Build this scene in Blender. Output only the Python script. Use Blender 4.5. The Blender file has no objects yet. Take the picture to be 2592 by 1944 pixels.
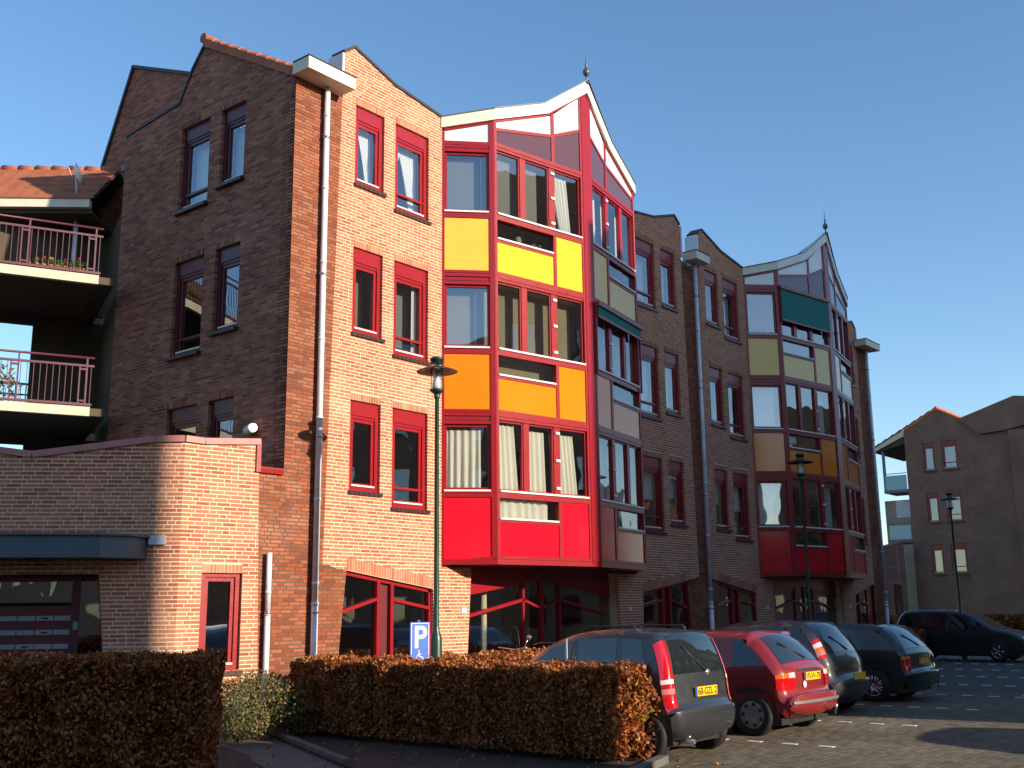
import bpy, bmesh, math, random
from mathutils import Vector, Matrix
from mathutils.geometry import tessellate_polygon
R=math.radians; rnd=random.Random(7)
scn=bpy.context.scene; COL=scn.collection
# ---------------------------------------------------------------- camera
cam_d=bpy.data.cameras.new('camera'); cam=bpy.data.objects.new('camera',cam_d); COL.objects.link(cam)
cam_d.sensor_width=36; cam_d.lens=2743.97/2592*36; cam_d.clip_end=3000; cam_d.clip_start=0.1
CAM=Vector((0,0,1.75))
yaw,pit,rol=R(38.809),R(11.828),R(-0.6766)
fw=Vector((math.cos(yaw)*math.cos(pit),math.sin(yaw)*math.cos(pit),math.sin(pit)))
rt=Vector((math.sin(yaw),-math.cos(yaw),0)); up=rt.cross(fw)
r2=rt*math.cos(rol)+up*math.sin(rol); u2=-rt*math.sin(rol)+up*math.cos(rol)
cam.matrix_world=Matrix(((r2.x,u2.x,-fw.x,CAM.x),(r2.y,u2.y,-fw.y,CAM.y),(r2.z,u2.z,-fw.z,CAM.z),(0,0,0,1)))
scn.camera=cam
# ---------------------------------------------------------------- light
SUN_EL,SUN_OFF=R(17),R(-7)
sdir=Vector((math.sin(SUN_OFF)*math.cos(SUN_EL),math.cos(SUN_OFF)*math.cos(SUN_EL),-math.sin(SUN_EL)))  # travel direction
w=bpy.data.worlds.new('World'); scn.world=w; w.use_nodes=True
nt=w.node_tree; bg=nt.nodes['Background']; sky=nt.nodes.new('ShaderNodeTexSky')
sky.sky_type='NISHITA'; sky.sun_disc=False; sky.sun_elevation=SUN_EL
sky.sun_rotation=R(180)+SUN_OFF   # sun stands towards -Y
sky.air_density=1.0; sky.dust_density=0.3; sky.ozone_density=2.5; sky.altitude=0
hs=nt.nodes.new('ShaderNodeHueSaturation'); hs.inputs['Saturation'].default_value=1.10; hs.inputs['Value'].default_value=1.0
nt.links.new(sky.outputs[0],hs.inputs['Color']); nt.links.new(hs.outputs[0],bg.inputs[0]); bg.inputs[1].default_value=0.15
sl=bpy.data.lights.new('sun','SUN'); sl.energy=5.0; sl.angle=R(0.53); sl.color=(1.0,0.85,0.67)
so=bpy.data.objects.new('sun',sl); COL.objects.link(so); so.rotation_euler=sdir.to_track_quat('-Z','Y').to_euler()
scn.view_settings.view_transform='Standard'; scn.view_settings.look='None'; scn.view_settings.gamma=1
scn.view_settings.exposure=0.62; scn.view_settings.use_curve_mapping=False
scn.render.engine='CYCLES'
# ---------------------------------------------------------------- materials
M={}
def newmat(name):
    m=bpy.data.materials.new(name); m.use_nodes=True; M[name]=m
    return m,m.node_tree,m.node_tree.nodes['Principled BSDF']
def noise(nt,scale,detail=4,coord='Object',rough=.6):
    tc=nt.nodes.new('ShaderNodeTexCoord'); n=nt.nodes.new('ShaderNodeTexNoise')
    n.inputs['Scale'].default_value=scale; n.inputs['Detail'].default_value=detail; n.inputs['Roughness'].default_value=rough
    if coord=='World':
        g=nt.nodes.new('ShaderNodeNewGeometry'); nt.links.new(g.outputs['Position'],n.inputs['Vector'])
    else: nt.links.new(tc.outputs[coord],n.inputs['Vector'])
    return n.outputs[0]
def ramp(nt,fac,stops):
    r=nt.nodes.new('ShaderNodeValToRGB'); cr=r.color_ramp
    while len(cr.elements)<len(stops): cr.elements.new(.5)
    for e,(p,c) in zip(cr.elements,stops): e.position=p; e.color=(*c,1) if len(c)==3 else c
    nt.links.new(fac,r.inputs[0]); return r.outputs[0]
def mix(nt,a,b,fac,mode='MULTIPLY'):
    m=nt.nodes.new('ShaderNodeMix'); m.data_type='RGBA'; m.blend_type=mode
    for s,v in ((6,a),(7,b)):
        if isinstance(v,tuple): m.inputs[s].default_value=(*v,1)
        else: nt.links.new(v,m.inputs[s])
    if isinstance(fac,(int,float)): m.inputs[0].default_value=fac
    else: nt.links.new(fac,m.inputs[0])
    return m.outputs[2]
def math_(nt,op,a,b=None):
    m=nt.nodes.new('ShaderNodeMath'); m.operation=op
    for i,v in enumerate((a,b)):
        if v is None: continue
        if isinstance(v,(int,float)): m.inputs[i].default_value=v
        else: nt.links.new(v,m.inputs[i])
    return m.outputs[0]
def bump(nt,b,h,strength=.3,dist=.01):
    n=nt.nodes.new('ShaderNodeBump'); n.inputs['Strength'].default_value=strength; n.inputs['Distance'].default_value=dist
    nt.links.new(h,n.inputs['Height']); nt.links.new(n.outputs[0],b.inputs['Normal'])
def island(nt):
    g=nt.nodes.new('ShaderNodeNewGeometry'); o=nt.nodes.new('ShaderNodeObjectInfo')
    return math_(nt,'FRACT',math_(nt,'ADD',g.outputs['Random Per Island'],o.outputs['Random']))
def plain(name,col,rough=.6,metal=0,spec=.5,dirt=.25,dscale=3,coat=0,bmp=0,var=.12):
    m,nt,b=newmat(name); b.inputs['Roughness'].default_value=rough; b.inputs['Metallic'].default_value=metal
    b.inputs['Specular IOR Level'].default_value=spec; b.inputs['Coat Weight'].default_value=coat; b.inputs['Coat Roughness'].default_value=.06
    n=noise(nt,dscale,5,'World')
    c=ramp(nt,n,[(.3,tuple(x*(1-dirt) for x in col)),(.7,col)]); nt.links.new(c,b.inputs['Base Color'])
    n2=noise(nt,dscale*6,4,'World'); rr=nt.nodes.new('ShaderNodeMapRange'); nt.links.new(n2,rr.inputs[0])
    rr.inputs[3].default_value=max(.02,rough-var*.6); rr.inputs[4].default_value=min(1,rough+var*.6); nt.links.new(rr.outputs[0],b.inputs['Roughness'])
    if bmp: bump(nt,b,n2,bmp,.01)
    return m
def brickmat(name,stops,stain=.25):
    m,nt,b=newmat(name); i=island(nt)
    c=ramp(nt,i,stops); n=noise(nt,1.1,5,'World'); n2=noise(nt,70,3,'World')
    c=mix(nt,c,ramp(nt,n,[(.3,(1-stain,)*3),(.7,(1.08,)*3)]),1.0); c=mix(nt,c,ramp(nt,n2,[(.3,(.8,.8,.8)),(.7,(1.1,1.1,1.1))]),1.0)
    # pale lime bloom in loose bands
    s=ramp(nt,noise(nt,.55,3,'World'),[(.60,(0,0,0)),(.74,(1,1,1))]); c=mix(nt,c,(.55,.40,.28),math_(nt,'MULTIPLY',s,.30),'MIX')
    nt.links.new(c,b.inputs['Base Color']); b.inputs['Roughness'].default_value=.85; b.inputs['Specular IOR Level'].default_value=.3
    bump(nt,b,n2,.5,.004); return m
brickmat('brick_orange',[(0,(.34,.10,.06)),(.25,(.43,.145,.085)),(.5,(.47,.175,.10)),(.8,(.52,.215,.125)),(1,(.36,.14,.10))],.15)
brickmat('brick_red',[(0,(.21,.055,.028)),(.3,(.29,.078,.034)),(.7,(.36,.105,.045)),(1,(.33,.14,.085))],.2)
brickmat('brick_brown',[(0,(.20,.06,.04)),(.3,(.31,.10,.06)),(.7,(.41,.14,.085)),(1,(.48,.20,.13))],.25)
plain('mortar_cream',(.80,.60,.40),.95,dirt=.18,bmp=.4); plain('mortar_dark',(.13,.085,.055),.95,dirt=.3); plain('paint_red_shaded',(.10,.012,.016),.35,dirt=.15); plain('box_grey',(.26,.29,.32),.5,dirt=.15); plain('mortar_shaded',(.32,.21,.155),.95,dirt=.3,bmp=.4)  # end wall frame paint and mortar carry that wall's shade in their colour
plain('sill_tile',(.06,.025,.022),.35,dirt=.3)
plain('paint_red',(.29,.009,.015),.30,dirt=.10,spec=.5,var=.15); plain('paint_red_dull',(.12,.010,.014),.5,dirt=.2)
plain('white_strip',(.8,.8,.76),.4,dirt=.12); plain('fascia_cream',(.78,.70,.55),.5,dirt=.12); plain('zinc',(.74,.76,.80),.4,metal=.1,dirt=.2)
plain('zinc_dark',(.13,.16,.19),.45,metal=.5,dirt=.25); plain('roof_sheet',(.12,.15,.17),.5,metal=.3,dirt=.2)
for n_,c_ in dict(panel_red=(.70,.008,.025),panel_orange=(.85,.22,.008),panel_yellow=(.86,.50,.045),panel_white=(.84,.84,.80),panel_plum=(.11,.05,.06)).items():
    plain(n_,c_,.12,spec=.5,dirt=.09,dscale=2.2,var=.06,coat=.18)
plain('awning_teal',(.015,.19,.17),.8,dirt=.15); plain('coping_rose',(.52,.20,.18),.55,dirt=.2)
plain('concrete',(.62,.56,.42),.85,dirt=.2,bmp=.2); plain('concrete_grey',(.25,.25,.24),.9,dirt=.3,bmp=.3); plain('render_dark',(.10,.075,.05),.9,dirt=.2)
plain('rail_maroon',(.10,.022,.04),.45,dirt=.15); plain('roof_tile',(.42,.13,.06),.75,dirt=.3,dscale=2,bmp=.3)
plain('tile_dark',(.10,.05,.045),.75,dirt=.3); plain('terracotta',(.45,.15,.07),.8,dirt=.2)
plain('lamp_green',(.012,.055,.035),.35,spec=.6,dirt=.2); plain('lamp_shade',(.05,.045,.04),.35,metal=.3,dirt=.2); plain('lamp_white',(.85,.84,.78),.35,dirt=.05)
plain('steel',(.6,.6,.6),.25,metal=.9,dirt=.15); plain('rubber',(.015,.015,.016),.75,dirt=.3); plain('plastic_black',(.02,.02,.022),.5,dirt=.2)
plain('hubcap',(.32,.33,.35),.35,metal=.6,dirt=.2); plain('white_paint',(.75,.75,.72),.6,dirt=.2); plain('sign_blue',(.012,.10,.50),.4,dirt=.05); plain('plate_yellow',(.85,.50,.01),.4,dirt=.05)
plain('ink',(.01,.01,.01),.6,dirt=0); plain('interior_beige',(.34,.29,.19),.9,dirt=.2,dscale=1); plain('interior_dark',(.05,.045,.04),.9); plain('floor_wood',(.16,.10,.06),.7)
plain('curtain_cream',(.78,.76,.66),.9,dirt=.08); plain('curtain_lace',(.78,.80,.80),.9,dirt=.05); plain('asphalt',(.055,.055,.055),.9,dirt=.3,bmp=.4); plain('soil',(.05,.035,.025),.95,dirt=.4,bmp=.6)
plain('bark',(.16,.13,.09),.9,dirt=.4,dscale=20); plain('stone_kerb',(.13,.125,.11),.9,dirt=.3,bmp=.3); plain('car_seat',(.03,.03,.035),.9); plain('sheer_grey',(.20,.205,.20),.9,dirt=.15,dscale=1); plain('sheer_beige',(.26,.22,.14),.9,dirt=.2,dscale=1); plain('skin',(.4,.25,.18),.8)  # both sheer tones colour boards added behind panes to lighten them
for n_,c_ in dict(paint_grey=(.018,.021,.028),paint_carred=(.22,.007,.009),paint_silver=(.032,.033,.037),paint_green=(.008,.022,.018),paint_black=(.008,.009,.012)).items():
    plain(n_,c_,.5,metal=.15,spec=.5,dirt=.08,coat=1.0,var=.06)
plain('lens_red',(.55,.005,.01),.08,spec=.8,dirt=.02,coat=1,var=.02); plain('lens_pink',(.55,.20,.20),.08,spec=.8,dirt=.02,coat=1,var=.02); plain('lens_clear',(.75,.70,.68),.08,spec=.8,dirt=.02,coat=1,var=.02); plain('lens_amber',(.7,.14,.01),.1,spec=.8,dirt=.02,coat=1,var=.02)
plain('frost_glass',(.25,.42,.46),.25,spec=.7,dirt=.05,coat=.5,var=.05)
def glass(name,tint,ior,rough=.015,dens=.0,wob=.25):
    m,nt,b=newmat(name); nt.nodes.remove(b); out=nt.nodes['Material Output']
    t=nt.nodes.new('ShaderNodeBsdfTransparent'); t.inputs[0].default_value=(*tint,1)
    g=nt.nodes.new('ShaderNodeBsdfGlossy'); g.inputs['Roughness'].default_value=rough; g.inputs[0].default_value=(.95,.97,1,1)
    f0=((ior-1)/(ior+1))**2; ge=nt.nodes.new('ShaderNodeNewGeometry'); dp=nt.nodes.new('ShaderNodeVectorMath'); dp.operation='DOT_PRODUCT'
    nt.links.new(ge.outputs['Incoming'],dp.inputs[0]); nt.links.new(ge.outputs['Normal'],dp.inputs[1])
    sch=math_(nt,'ADD',math_(nt,'MULTIPLY',math_(nt,'POWER',math_(nt,'SUBTRACT',1.0,math_(nt,'ABSOLUTE',dp.outputs['Value'])),5.0),1-f0),f0)
    bp=nt.nodes.new('ShaderNodeBump'); bp.inputs['Strength'].default_value=wob; bp.inputs['Distance'].default_value=.02
    nt.links.new(noise(nt,1.3,1,'World'),bp.inputs['Height']); nt.links.new(bp.outputs[0],g.inputs['Normal'])
    mx=nt.nodes.new('ShaderNodeMixShader'); nt.links.new(sch,mx.inputs[0]); nt.links.new(t.outputs[0],mx.inputs[1]); nt.links.new(g.outputs[0],mx.inputs[2])
    nt.links.new(mx.outputs[0],out.inputs[0]); return m
glass('glass',(.82,.85,.83),2.9); glass('car_glass',(.22,.25,.25),1.65,.02,0,.05); glass('lamp_glass',(.85,.87,.86),1.5,.03,0,0)
def leafmat(name,stops,trans=.25):
    m,nt,b=newmat(name); c=ramp(nt,island(nt),stops); nt.links.new(c,b.inputs['Base Color']); b.inputs['Roughness'].default_value=.55
    tr=nt.nodes.new('ShaderNodeBsdfTranslucent'); nt.links.new(c,tr.inputs[0]); mx=nt.nodes.new('ShaderNodeMixShader'); mx.inputs[0].default_value=trans
    nt.links.new(b.outputs[0],mx.inputs[1]); nt.links.new(tr.outputs[0],mx.inputs[2]); nt.links.new(mx.outputs[0],nt.nodes['Material Output'].inputs[0]); return m
leafmat('leaf_beech',[(0,(.11,.03,.012)),(.3,(.26,.07,.018)),(.65,(.46,.14,.03)),(.90,(.60,.23,.05)),(.97,(.5,.26,.05)),(1,(.26,.26,.03))])
leafmat('leaf_yellow',[(0,(.42,.34,.03)),(.5,(.55,.44,.03)),(1,(.25,.30,.03))])
leafmat('leaf_green',[(0,(.05,.08,.02)),(.4,(.10,.13,.035)),(.7,(.20,.18,.06)),(.9,(.30,.20,.07)),(1,(.35,.12,.03))])
leafmat('leaf_pot',[(0,(.04,.09,.02)),(1,(.10,.18,.04))]); leafmat('petal_red',[(0,(.6,.01,.01)),(1,(.8,.03,.02))],.1); leafmat('petal_yellow',[(0,(.8,.6,.02)),(1,(.8,.7,.1))],.1)
def wallbrick(name,c1,c2,mo):   # far walls: too distant to tell single bricks
    m,nt,b=newmat(name); t=nt.nodes.new('ShaderNodeTexBrick'); tc=nt.nodes.new('ShaderNodeTexCoord'); nt.links.new(tc.outputs['UV'],t.inputs['Vector'])
    t.inputs['Color1'].default_value=(*c1,1); t.inputs['Color2'].default_value=(*c2,1); t.inputs['Mortar'].default_value=(*mo,1)
    t.inputs['Scale'].default_value=1; t.inputs['Brick Width'].default_value=.22; t.inputs['Row Height'].default_value=.06; t.inputs['Mortar Size'].default_value=.006
    c=mix(nt,t.outputs[0],ramp(nt,noise(nt,.8,5,'World'),[(.3,(.75,.75,.75)),(.7,(1.1,1.1,1.1))]),1.0)
    nt.links.new(c,b.inputs['Base Color']); b.inputs['Roughness'].default_value=.9; bump(nt,b,t.outputs[1],-.4,.01); return m
wallbrick('far_brick',(.30,.13,.08),(.22,.09,.06),(.38,.28,.2)); wallbrick('opp_brick',(.40,.20,.12),(.32,.15,.09),(.45,.35,.25))
def pavermat():
    m,nt,b=newmat('paver'); c=ramp(nt,island(nt),[(0,(.10,.085,.055)),(.4,(.14,.118,.075)),(.75,(.165,.135,.09)),(1,(.09,.065,.05))])
    c=mix(nt,c,ramp(nt,noise(nt,.5,5,'World'),[(.3,(.65,.65,.62)),(.7,(1.1,1.1,1.05))]),1.0); nt.links.new(c,b.inputs['Base Color']); b.inputs['Roughness'].default_value=.85
    bump(nt,b,noise(nt,60,3,'World'),.5,.004)
pavermat()
def roadmat():
    m,nt,b=newmat('paved_ground'); t=nt.nodes.new('ShaderNodeTexBrick'); g=nt.nodes.new('ShaderNodeNewGeometry'); nt.links.new(g.outputs['Position'],t.inputs['Vector'])
    t.inputs['Color1'].default_value=(.07,.064,.052,1); t.inputs['Color2'].default_value=(.10,.088,.066,1); t.inputs['Mortar'].default_value=(.05,.045,.035,1)
    t.inputs['Scale'].default_value=1; t.inputs['Brick Width'].default_value=.205; t.inputs['Row Height'].default_value=.105; t.inputs['Mortar Size'].default_value=.004
    c=mix(nt,t.outputs[0],ramp(nt,noise(nt,.4,5,'World'),[(.3,(.7,.7,.7)),(.7,(1.1,1.1,1.1))]),1.0)
    nt.links.new(c,b.inputs['Base Color']); b.inputs['Roughness'].default_value=.85; bump(nt,b,t.outputs[1],-.4,.005)
roadmat()
# ---------------------------------------------------------------- mesh helpers
class Fr:
    """wall frame: u along azimuth az, d outwards (to the right of the direction), z up; s=-1 mirrors u"""
    def __init__(s,x,y,az,sg=1):
        a=R(az); s.O=Vector((x,y,0)); s.U=Vector((math.cos(a),math.sin(a),0))*sg; s.N=Vector((math.sin(a),-math.cos(a),0)); s.sg=sg
    def __call__(s,u,d,z): return s.O+s.U*u+s.N*d+Vector((0,0,z))
W0=Fr(0,0,0)
class WF:      # plain world frame: u=x, d=y, z
    sg=1
    def __call__(s,u,d,z): return Vector((u,d,z))
WORLD=WF()
class MB:
    def __init__(s): s.v=[];s.f=[];s.m=[];s.mats=[];s.mi=0;s.uv=None;s.smooth=set()
    def mat(s,name):
        if name not in s.mats: s.mats.append(name)
        s.mi=s.mats.index(name); return s
    def face(s,pts):
        n=len(s.v); s.v+= [tuple(p) for p in pts]; s.f.append(tuple(range(n,n+len(pts)))); s.m.append(s.mi)
    def box(s,F,u0,u1,d0,d1,z0,z1,skip=''):
        if u0>u1:u0,u1=u1,u0
        if d0>d1:d0,d1=d1,d0
        p=[F(u,d,z) for u in(u0,u1) for d in(d0,d1) for z in(z0,z1)]  # idx u*4+d*2+z
        n=len(s.v); s.v+=[tuple(q) for q in p]
        fs={'f':(3,2,6,7),'b':(0,1,5,4),'l':(0,2,3,1),'r':(4,5,7,6),'t':(1,3,7,5),'o':(0,4,6,2)}
        for k,q in fs.items():
            if k in skip: continue
            s.f.append(tuple(n+i for i in q)); s.m.append(s.mi)
        return s
    def prism(s,F,poly,d0,d1,cap=True,back=True):
        """poly in (u,z) extruded in d"""
        n=len(s.v); k=len(poly)
        a=[F(u,d1,z) for u,z in poly]; b=[F(u,d0,z) for u,z in poly]; s.v+=[tuple(p) for p in a+b]
        s.f.append(tuple(range(n,n+k))); s.m.append(s.mi)
        if back: s.f.append(tuple(range(n+2*k-1,n+k-1,-1))); s.m.append(s.mi)
        for i in range(k):
            j=(i+1)%k; s.f.append((n+i,n+k+i,n+k+j,n+j)); s.m.append(s.mi)
        return s
    def plan(s,poly,z0,z1):
        n=len(s.v);k=len(poly); s.v+=[(x,y,z1) for x,y in poly]+[(x,y,z0) for x,y in poly]
        s.f.append(tuple(range(n,n+k))); s.m.append(s.mi); s.f.append(tuple(range(n+2*k-1,n+k-1,-1))); s.m.append(s.mi)
        for i in range(k):
            j=(i+1)%k; s.f.append((n+i,n+k+i,n+k+j,n+j)); s.m.append(s.mi)
        return s
    def bar(s,F,a,b,w,d0,d1):
        """flat bar along a->b (u,z) of width w in the wall plane"""
        dx,dz=b[0]-a[0],b[1]-a[1]; L=math.hypot(dx,dz); nx,nz=-dz/L*w/2,dx/L*w/2
        return s.prism(F,[(a[0]+nx,a[1]+nz),(a[0]-nx,a[1]-nz),(b[0]-nx,b[1]-nz),(b[0]+nx,b[1]+nz)],d0,d1)
    def tube(s,pts,r,n=8,cap=True):
        pts=[Vector(p) for p in pts]; rs=r if isinstance(r,(list,tuple)) else [r]*len(pts); base=len(s.v)
        ref=None
        for i,p in enumerate(pts):
            t=(pts[min(i+1,len(pts)-1)]-pts[max(i-1,0)]).normalized()
            if ref is None: ref=Vector((0,0,1)) if abs(t.z)<.9 else Vector((1,0,0))
            a=t.cross(ref).normalized(); b=t.cross(a).normalized(); ref=-b.cross(t).cross(t) if False else ref
            for k in range(n):
                an=2*math.pi*k/n; s.v.append(tuple(p+(a*math.cos(an)+b*math.sin(an))*rs[i]))
        for i in range(len(pts)-1):
            for k in range(n):
                j=(k+1)%n; s.f.append((base+i*n+k,base+i*n+j,base+(i+1)*n+j,base+(i+1)*n+k)); s.m.append(s.mi); s.smooth.add(len(s.f)-1)
        if cap:
            s.f.append(tuple(base+k for k in range(n))[::-1]); s.m.append(s.mi); q=base+(len(pts)-1)*n; s.f.append(tuple(q+k for k in range(n))); s.m.append(s.mi)
        return s
    def lathe(s,c,prof,n=20,axis='z'):
        c=Vector(c); base=len(s.v)
        for r,z in prof:
            for k in range(n):
                an=2*math.pi*k/n; q=(r*math.cos(an),r*math.sin(an),z)
                if axis=='x': q=(q[2],q[0],q[1])
                if axis=='y': q=(q[0],q[2],q[1])
                s.v.append(tuple(c+Vector(q)))
        for i in range(len(prof)-1):
            for k in range(n):
                j=(k+1)%n; s.f.append((base+i*n+k,base+i*n+j,base+(i+1)*n+j,base+(i+1)*n+k)); s.m.append(s.mi); s.smooth.add(len(s.f)-1)
        return s
    def fill(s,F,polys,d):
        """flat area with holes in the wall plane at depth d"""
        vs=[[Vector((u,z,0)) for u,z in p] for p in polys]; flat=[q for p in vs for q in p]; tr=tessellate_polygon(vs); n=len(s.v)
        s.v+=[tuple(F(q.x,d,q.y)) for q in flat]
        for t in tr:
            a,b,c=t; A,B,C_=flat[a],flat[b],flat[c]
            if (B-A).cross(C_-A).z*F.sg<0: b,c=c,b
            s.f.append((n+a,n+b,n+c)); s.m.append(s.mi)
        return s
    def build(s,name,parent=None,mat=None,uvF=None,**props):
        me=bpy.data.meshes.new(name); me.from_pydata(s.v,[],s.f)
        for mn in (s.mats or [mat]): me.materials.append(M[mn])
        if s.mats: me.polygons.foreach_set('material_index',s.m)
        if s.smooth: me.polygons.foreach_set('use_smooth',[i in s.smooth for i in range(len(s.f))])
        if uvF:
            ul=me.uv_layers.new(name='UVMap'); Ui=uvF.U
            co=me.vertices; 
            for lp in me.loops:
                p=co[lp.vertex_index].co; ul.data[lp.index].uv=((p.x*abs(Ui.x)+p.y*abs(Ui.y)),p.z)
        me.update(); o=bpy.data.objects.new(name,me); COL.objects.link(o)
        if parent is not None: o.parent=parent
        for k,v_ in props.items(): o[k]=v_
        return o
def thing(name,label,cat,loc=(0,0,0),group=None):
    o=bpy.data.objects.new(name,None); COL.objects.link(o); o.empty_display_size=.3; o['label']=label; o['category']=cat; o['base']=tuple(loc)
    if group: o['group']=group
    return o
def top(o,label,cat,group=None):
    o['label']=label; o['category']=cat
    if group: o['group']=group
    return o
def struct(o): o['kind']='structure'; return o
def fixfaces(o):
    bm=bmesh.new(); bm.from_mesh(o.data); bmesh.ops.recalc_face_normals(bm,faces=bm.faces); bm.to_mesh(o.data); bm.free()
# ---------------------------------------------------------------- bricks
BL={}     # building key -> list of bricks (F,u0,u1,z0,z1,d,mat)
CH=.06
def spans(polys,z):
    xs=[]
    for p in polys:
        for i in range(len(p)):
            (a,za),(b,zb)=p[i],p[(i+1)%len(p)]
            if (za<=z)!=(zb<=z): xs.append(a+(b-a)*(z-za)/(zb-za))
    xs.sort(); return [(xs[i],xs[i+1]) for i in range(0,len(xs)-1,2)]
def lay(key,F,outer,holes,mat,z0=0.0):
    zmin=min(z for _,z in outer); zmax=max(z for _,z in outer); k=int(math.ceil((zmin-z0)/CH-.3)); prev=[]
    L=BL.setdefault(key,[])
    while z0+k*CH+.03<zmax:
        z=z0+k*CH; cur=[]
        for a,b in spans([outer]+holes,z+.03):
            if b-a<.03: continue
            u=a; first=True; lasth=False
            while u<b-.02:
                opts=[.21,.10] if first and rnd.random()<.45 else ([.10,.21] if (rnd.random()<.24 and not lasth) else [.21,.10])
                if first and rnd.random()<.3: opts=[.155]+opts
                for l in opts:
                    if all(abs(u+l+.005-p)>.035 for p in prev): break
                else: l=opts[0]
                lasth=(l==.10); e=min(u+l,b)
                if b-e<.045: e=b
                L.append((F,u,e,z+rnd.uniform(-.001,.001),z+.0435+rnd.uniform(-.001,.0015),rnd.uniform(-.001,.0015),mat)); cur.append(e+.005); u=e+.0155; first=False
        prev=cur; k+=1
def soldiers(key,F,a,b,h,mat,w=.05,pitch=.0615):
    """row of upright bricks above an opening from (u,z) a to b"""
    L=BL.setdefault(key,[]); n=max(1,round((b[0]-a[0])/pitch)); p=(b[0]-a[0])/n
    for i in range(n):
        u=a[0]+i*p; z=a[1]+(b[1]-a[1])*((i+.5)/n); L.append((F,u+.005,u+p-.005,z+.008,z+h-.004,rnd.uniform(-.001,.0015),mat))
UB=None
def emit_bricks(key,parent,nsingle=300):
    global UB
    L=BL[key]
    if UB is None:
        UB={}
    def dist(t): p=t[0]((t[1]+t[2])/2,0,t[3]); return (p-CAM).length
    idx=sorted(range(len(L)),key=lambda i:dist(L[i])-(.0 if L[i][2]-L[i][1]>.15 else -3)); single=set(i for i in idx[:nsingle])
    mb=MB()
    for i,(F,u0,u1,z0,z1,d,mt) in enumerate(L):
        if i in single:
            if (mt) not in UB:
                q=MB(); q.box(WORLD,0,1,-1,0,0,1); me=q.build('brick',mat=mt).data; ob=[o for o in COL.objects if o.data==me][0]; bpy.data.objects.remove(ob); UB[mt]=me
            o=bpy.data.objects.new('brick',UB[mt]); COL.objects.link(o); o.parent=parent
            p=F(u0,d,z0); U,N=F.U,F.N
            # unit cube: x->u, y from -1..0 -> towards the wall (N outward)
            L_,D_,H_=u1-u0,.10,z1-z0
            o.matrix_world=Matrix(((U.x*L_,N.x*D_,0,p.x),(U.y*L_,N.y*D_,0,p.y),(0,0,H_,p.z),(0,0,0,1)))
        else:
            mb.mat(mt); mb.box(F,u0,u1,-.10,d,z0,z1,skip='b')
    o=mb.build('bricks',parent,kind='stuff'); fixfaces(o); return o
def grow(h,g=.006):
    cx=sum(p[0] for p in h)/len(h); cz=sum(p[1] for p in h)/len(h)
    return [(u+(g if u>cx else -g),z+(g if z>cz else -g)) for u,z in h]
def wall(parent,F,outer,holes,mat,depth=.30,d=-.0035,name='wall'):
    """mortar body of a wall with real openings"""
    mb=MB(); hs=[grow(h) for h in holes]; mb.fill(F,[outer]+hs,d)
    for p in [outer]+hs:
        for i in range(len(p)):
            a,b=p[i],p[(i+1)%len(p)]; mb.face([F(a[0],d,a[1]),F(b[0],d,b[1]),F(b[0],d-depth,b[1]),F(a[0],d-depth,a[1])])
    mb.fill(F,[outer]+hs,d-depth)
    return mb.build(name,parent,mat)
class SP:
    """collects boxes and builds each one as an object of its own"""
    def __init__(s,mat): s.m=mat; s.q=[]
    def box(s,*a): s.q.append(a); return s
    def build(s,name,parent):
        for a in s.q: MB().mat(s.m).box(*a).build(name,parent)
def rect(u0,u1,z0,z1): return [(u0,z0),(u1,z0),(u1,z1),(u0,z1)]
# ---------------------------------------------------------------- windows
def curtain(F,parent,u0,u1,z0,z1,d=-.32,mat='curtain_cream',fl=None,fr=None,wl=.13,amp=.028,name='curtain'):
    mb=MB(); nu=max(12,int((u1-u0)/.018)); nz=8; ph=rnd.uniform(0,6); base=0
    for j in range(nz+1):
        z=z0+(z1-z0)*j/nz; a=fl(j/nz) if fl else u0; b=fr(j/nz) if fr else u1
        for i in range(nu+1):
            t=i/nu; u=a+(b-a)*t; x=u0+(u1-u0)*t
            mb.v.append(tuple(F(u,d+amp*math.sin(ph+x*6.283/wl+.7*math.sin(x*9+ph))*(1-.35*j/nz),z)))
    for j in range(nz):
        for i in range(nu):
            p=j*(nu+1)+i; mb.f.append((p,p+1,p+nu+2,p+nu+1)); mb.m.append(0); mb.smooth.add(len(mb.f)-1)
    return mb.build(name,parent,mat)
def pane(F,parent,poly,d,mat='glass'):
    mb=MB(); mb.prism(F,poly,d-.008,d,back=False); o=mb.build('pane',parent,mat); return o
def sills(F,parent,u0,u1,z0,proj=.05,d0=-.09):
    mb=MB(); n=max(2,round((u1-u0)/.115)); p=(u1-u0)/n
    for i in range(n): mb.prism(F,[(u0+i*p+.004,z0-.065),(u0+(i+1)*p-.004,z0-.065),(u0+(i+1)*p-.004,z0-.004),(u0+i*p+.004,z0-.004)],d0,proj)
    return mb.build('sill',parent,'sill_tile')
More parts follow.
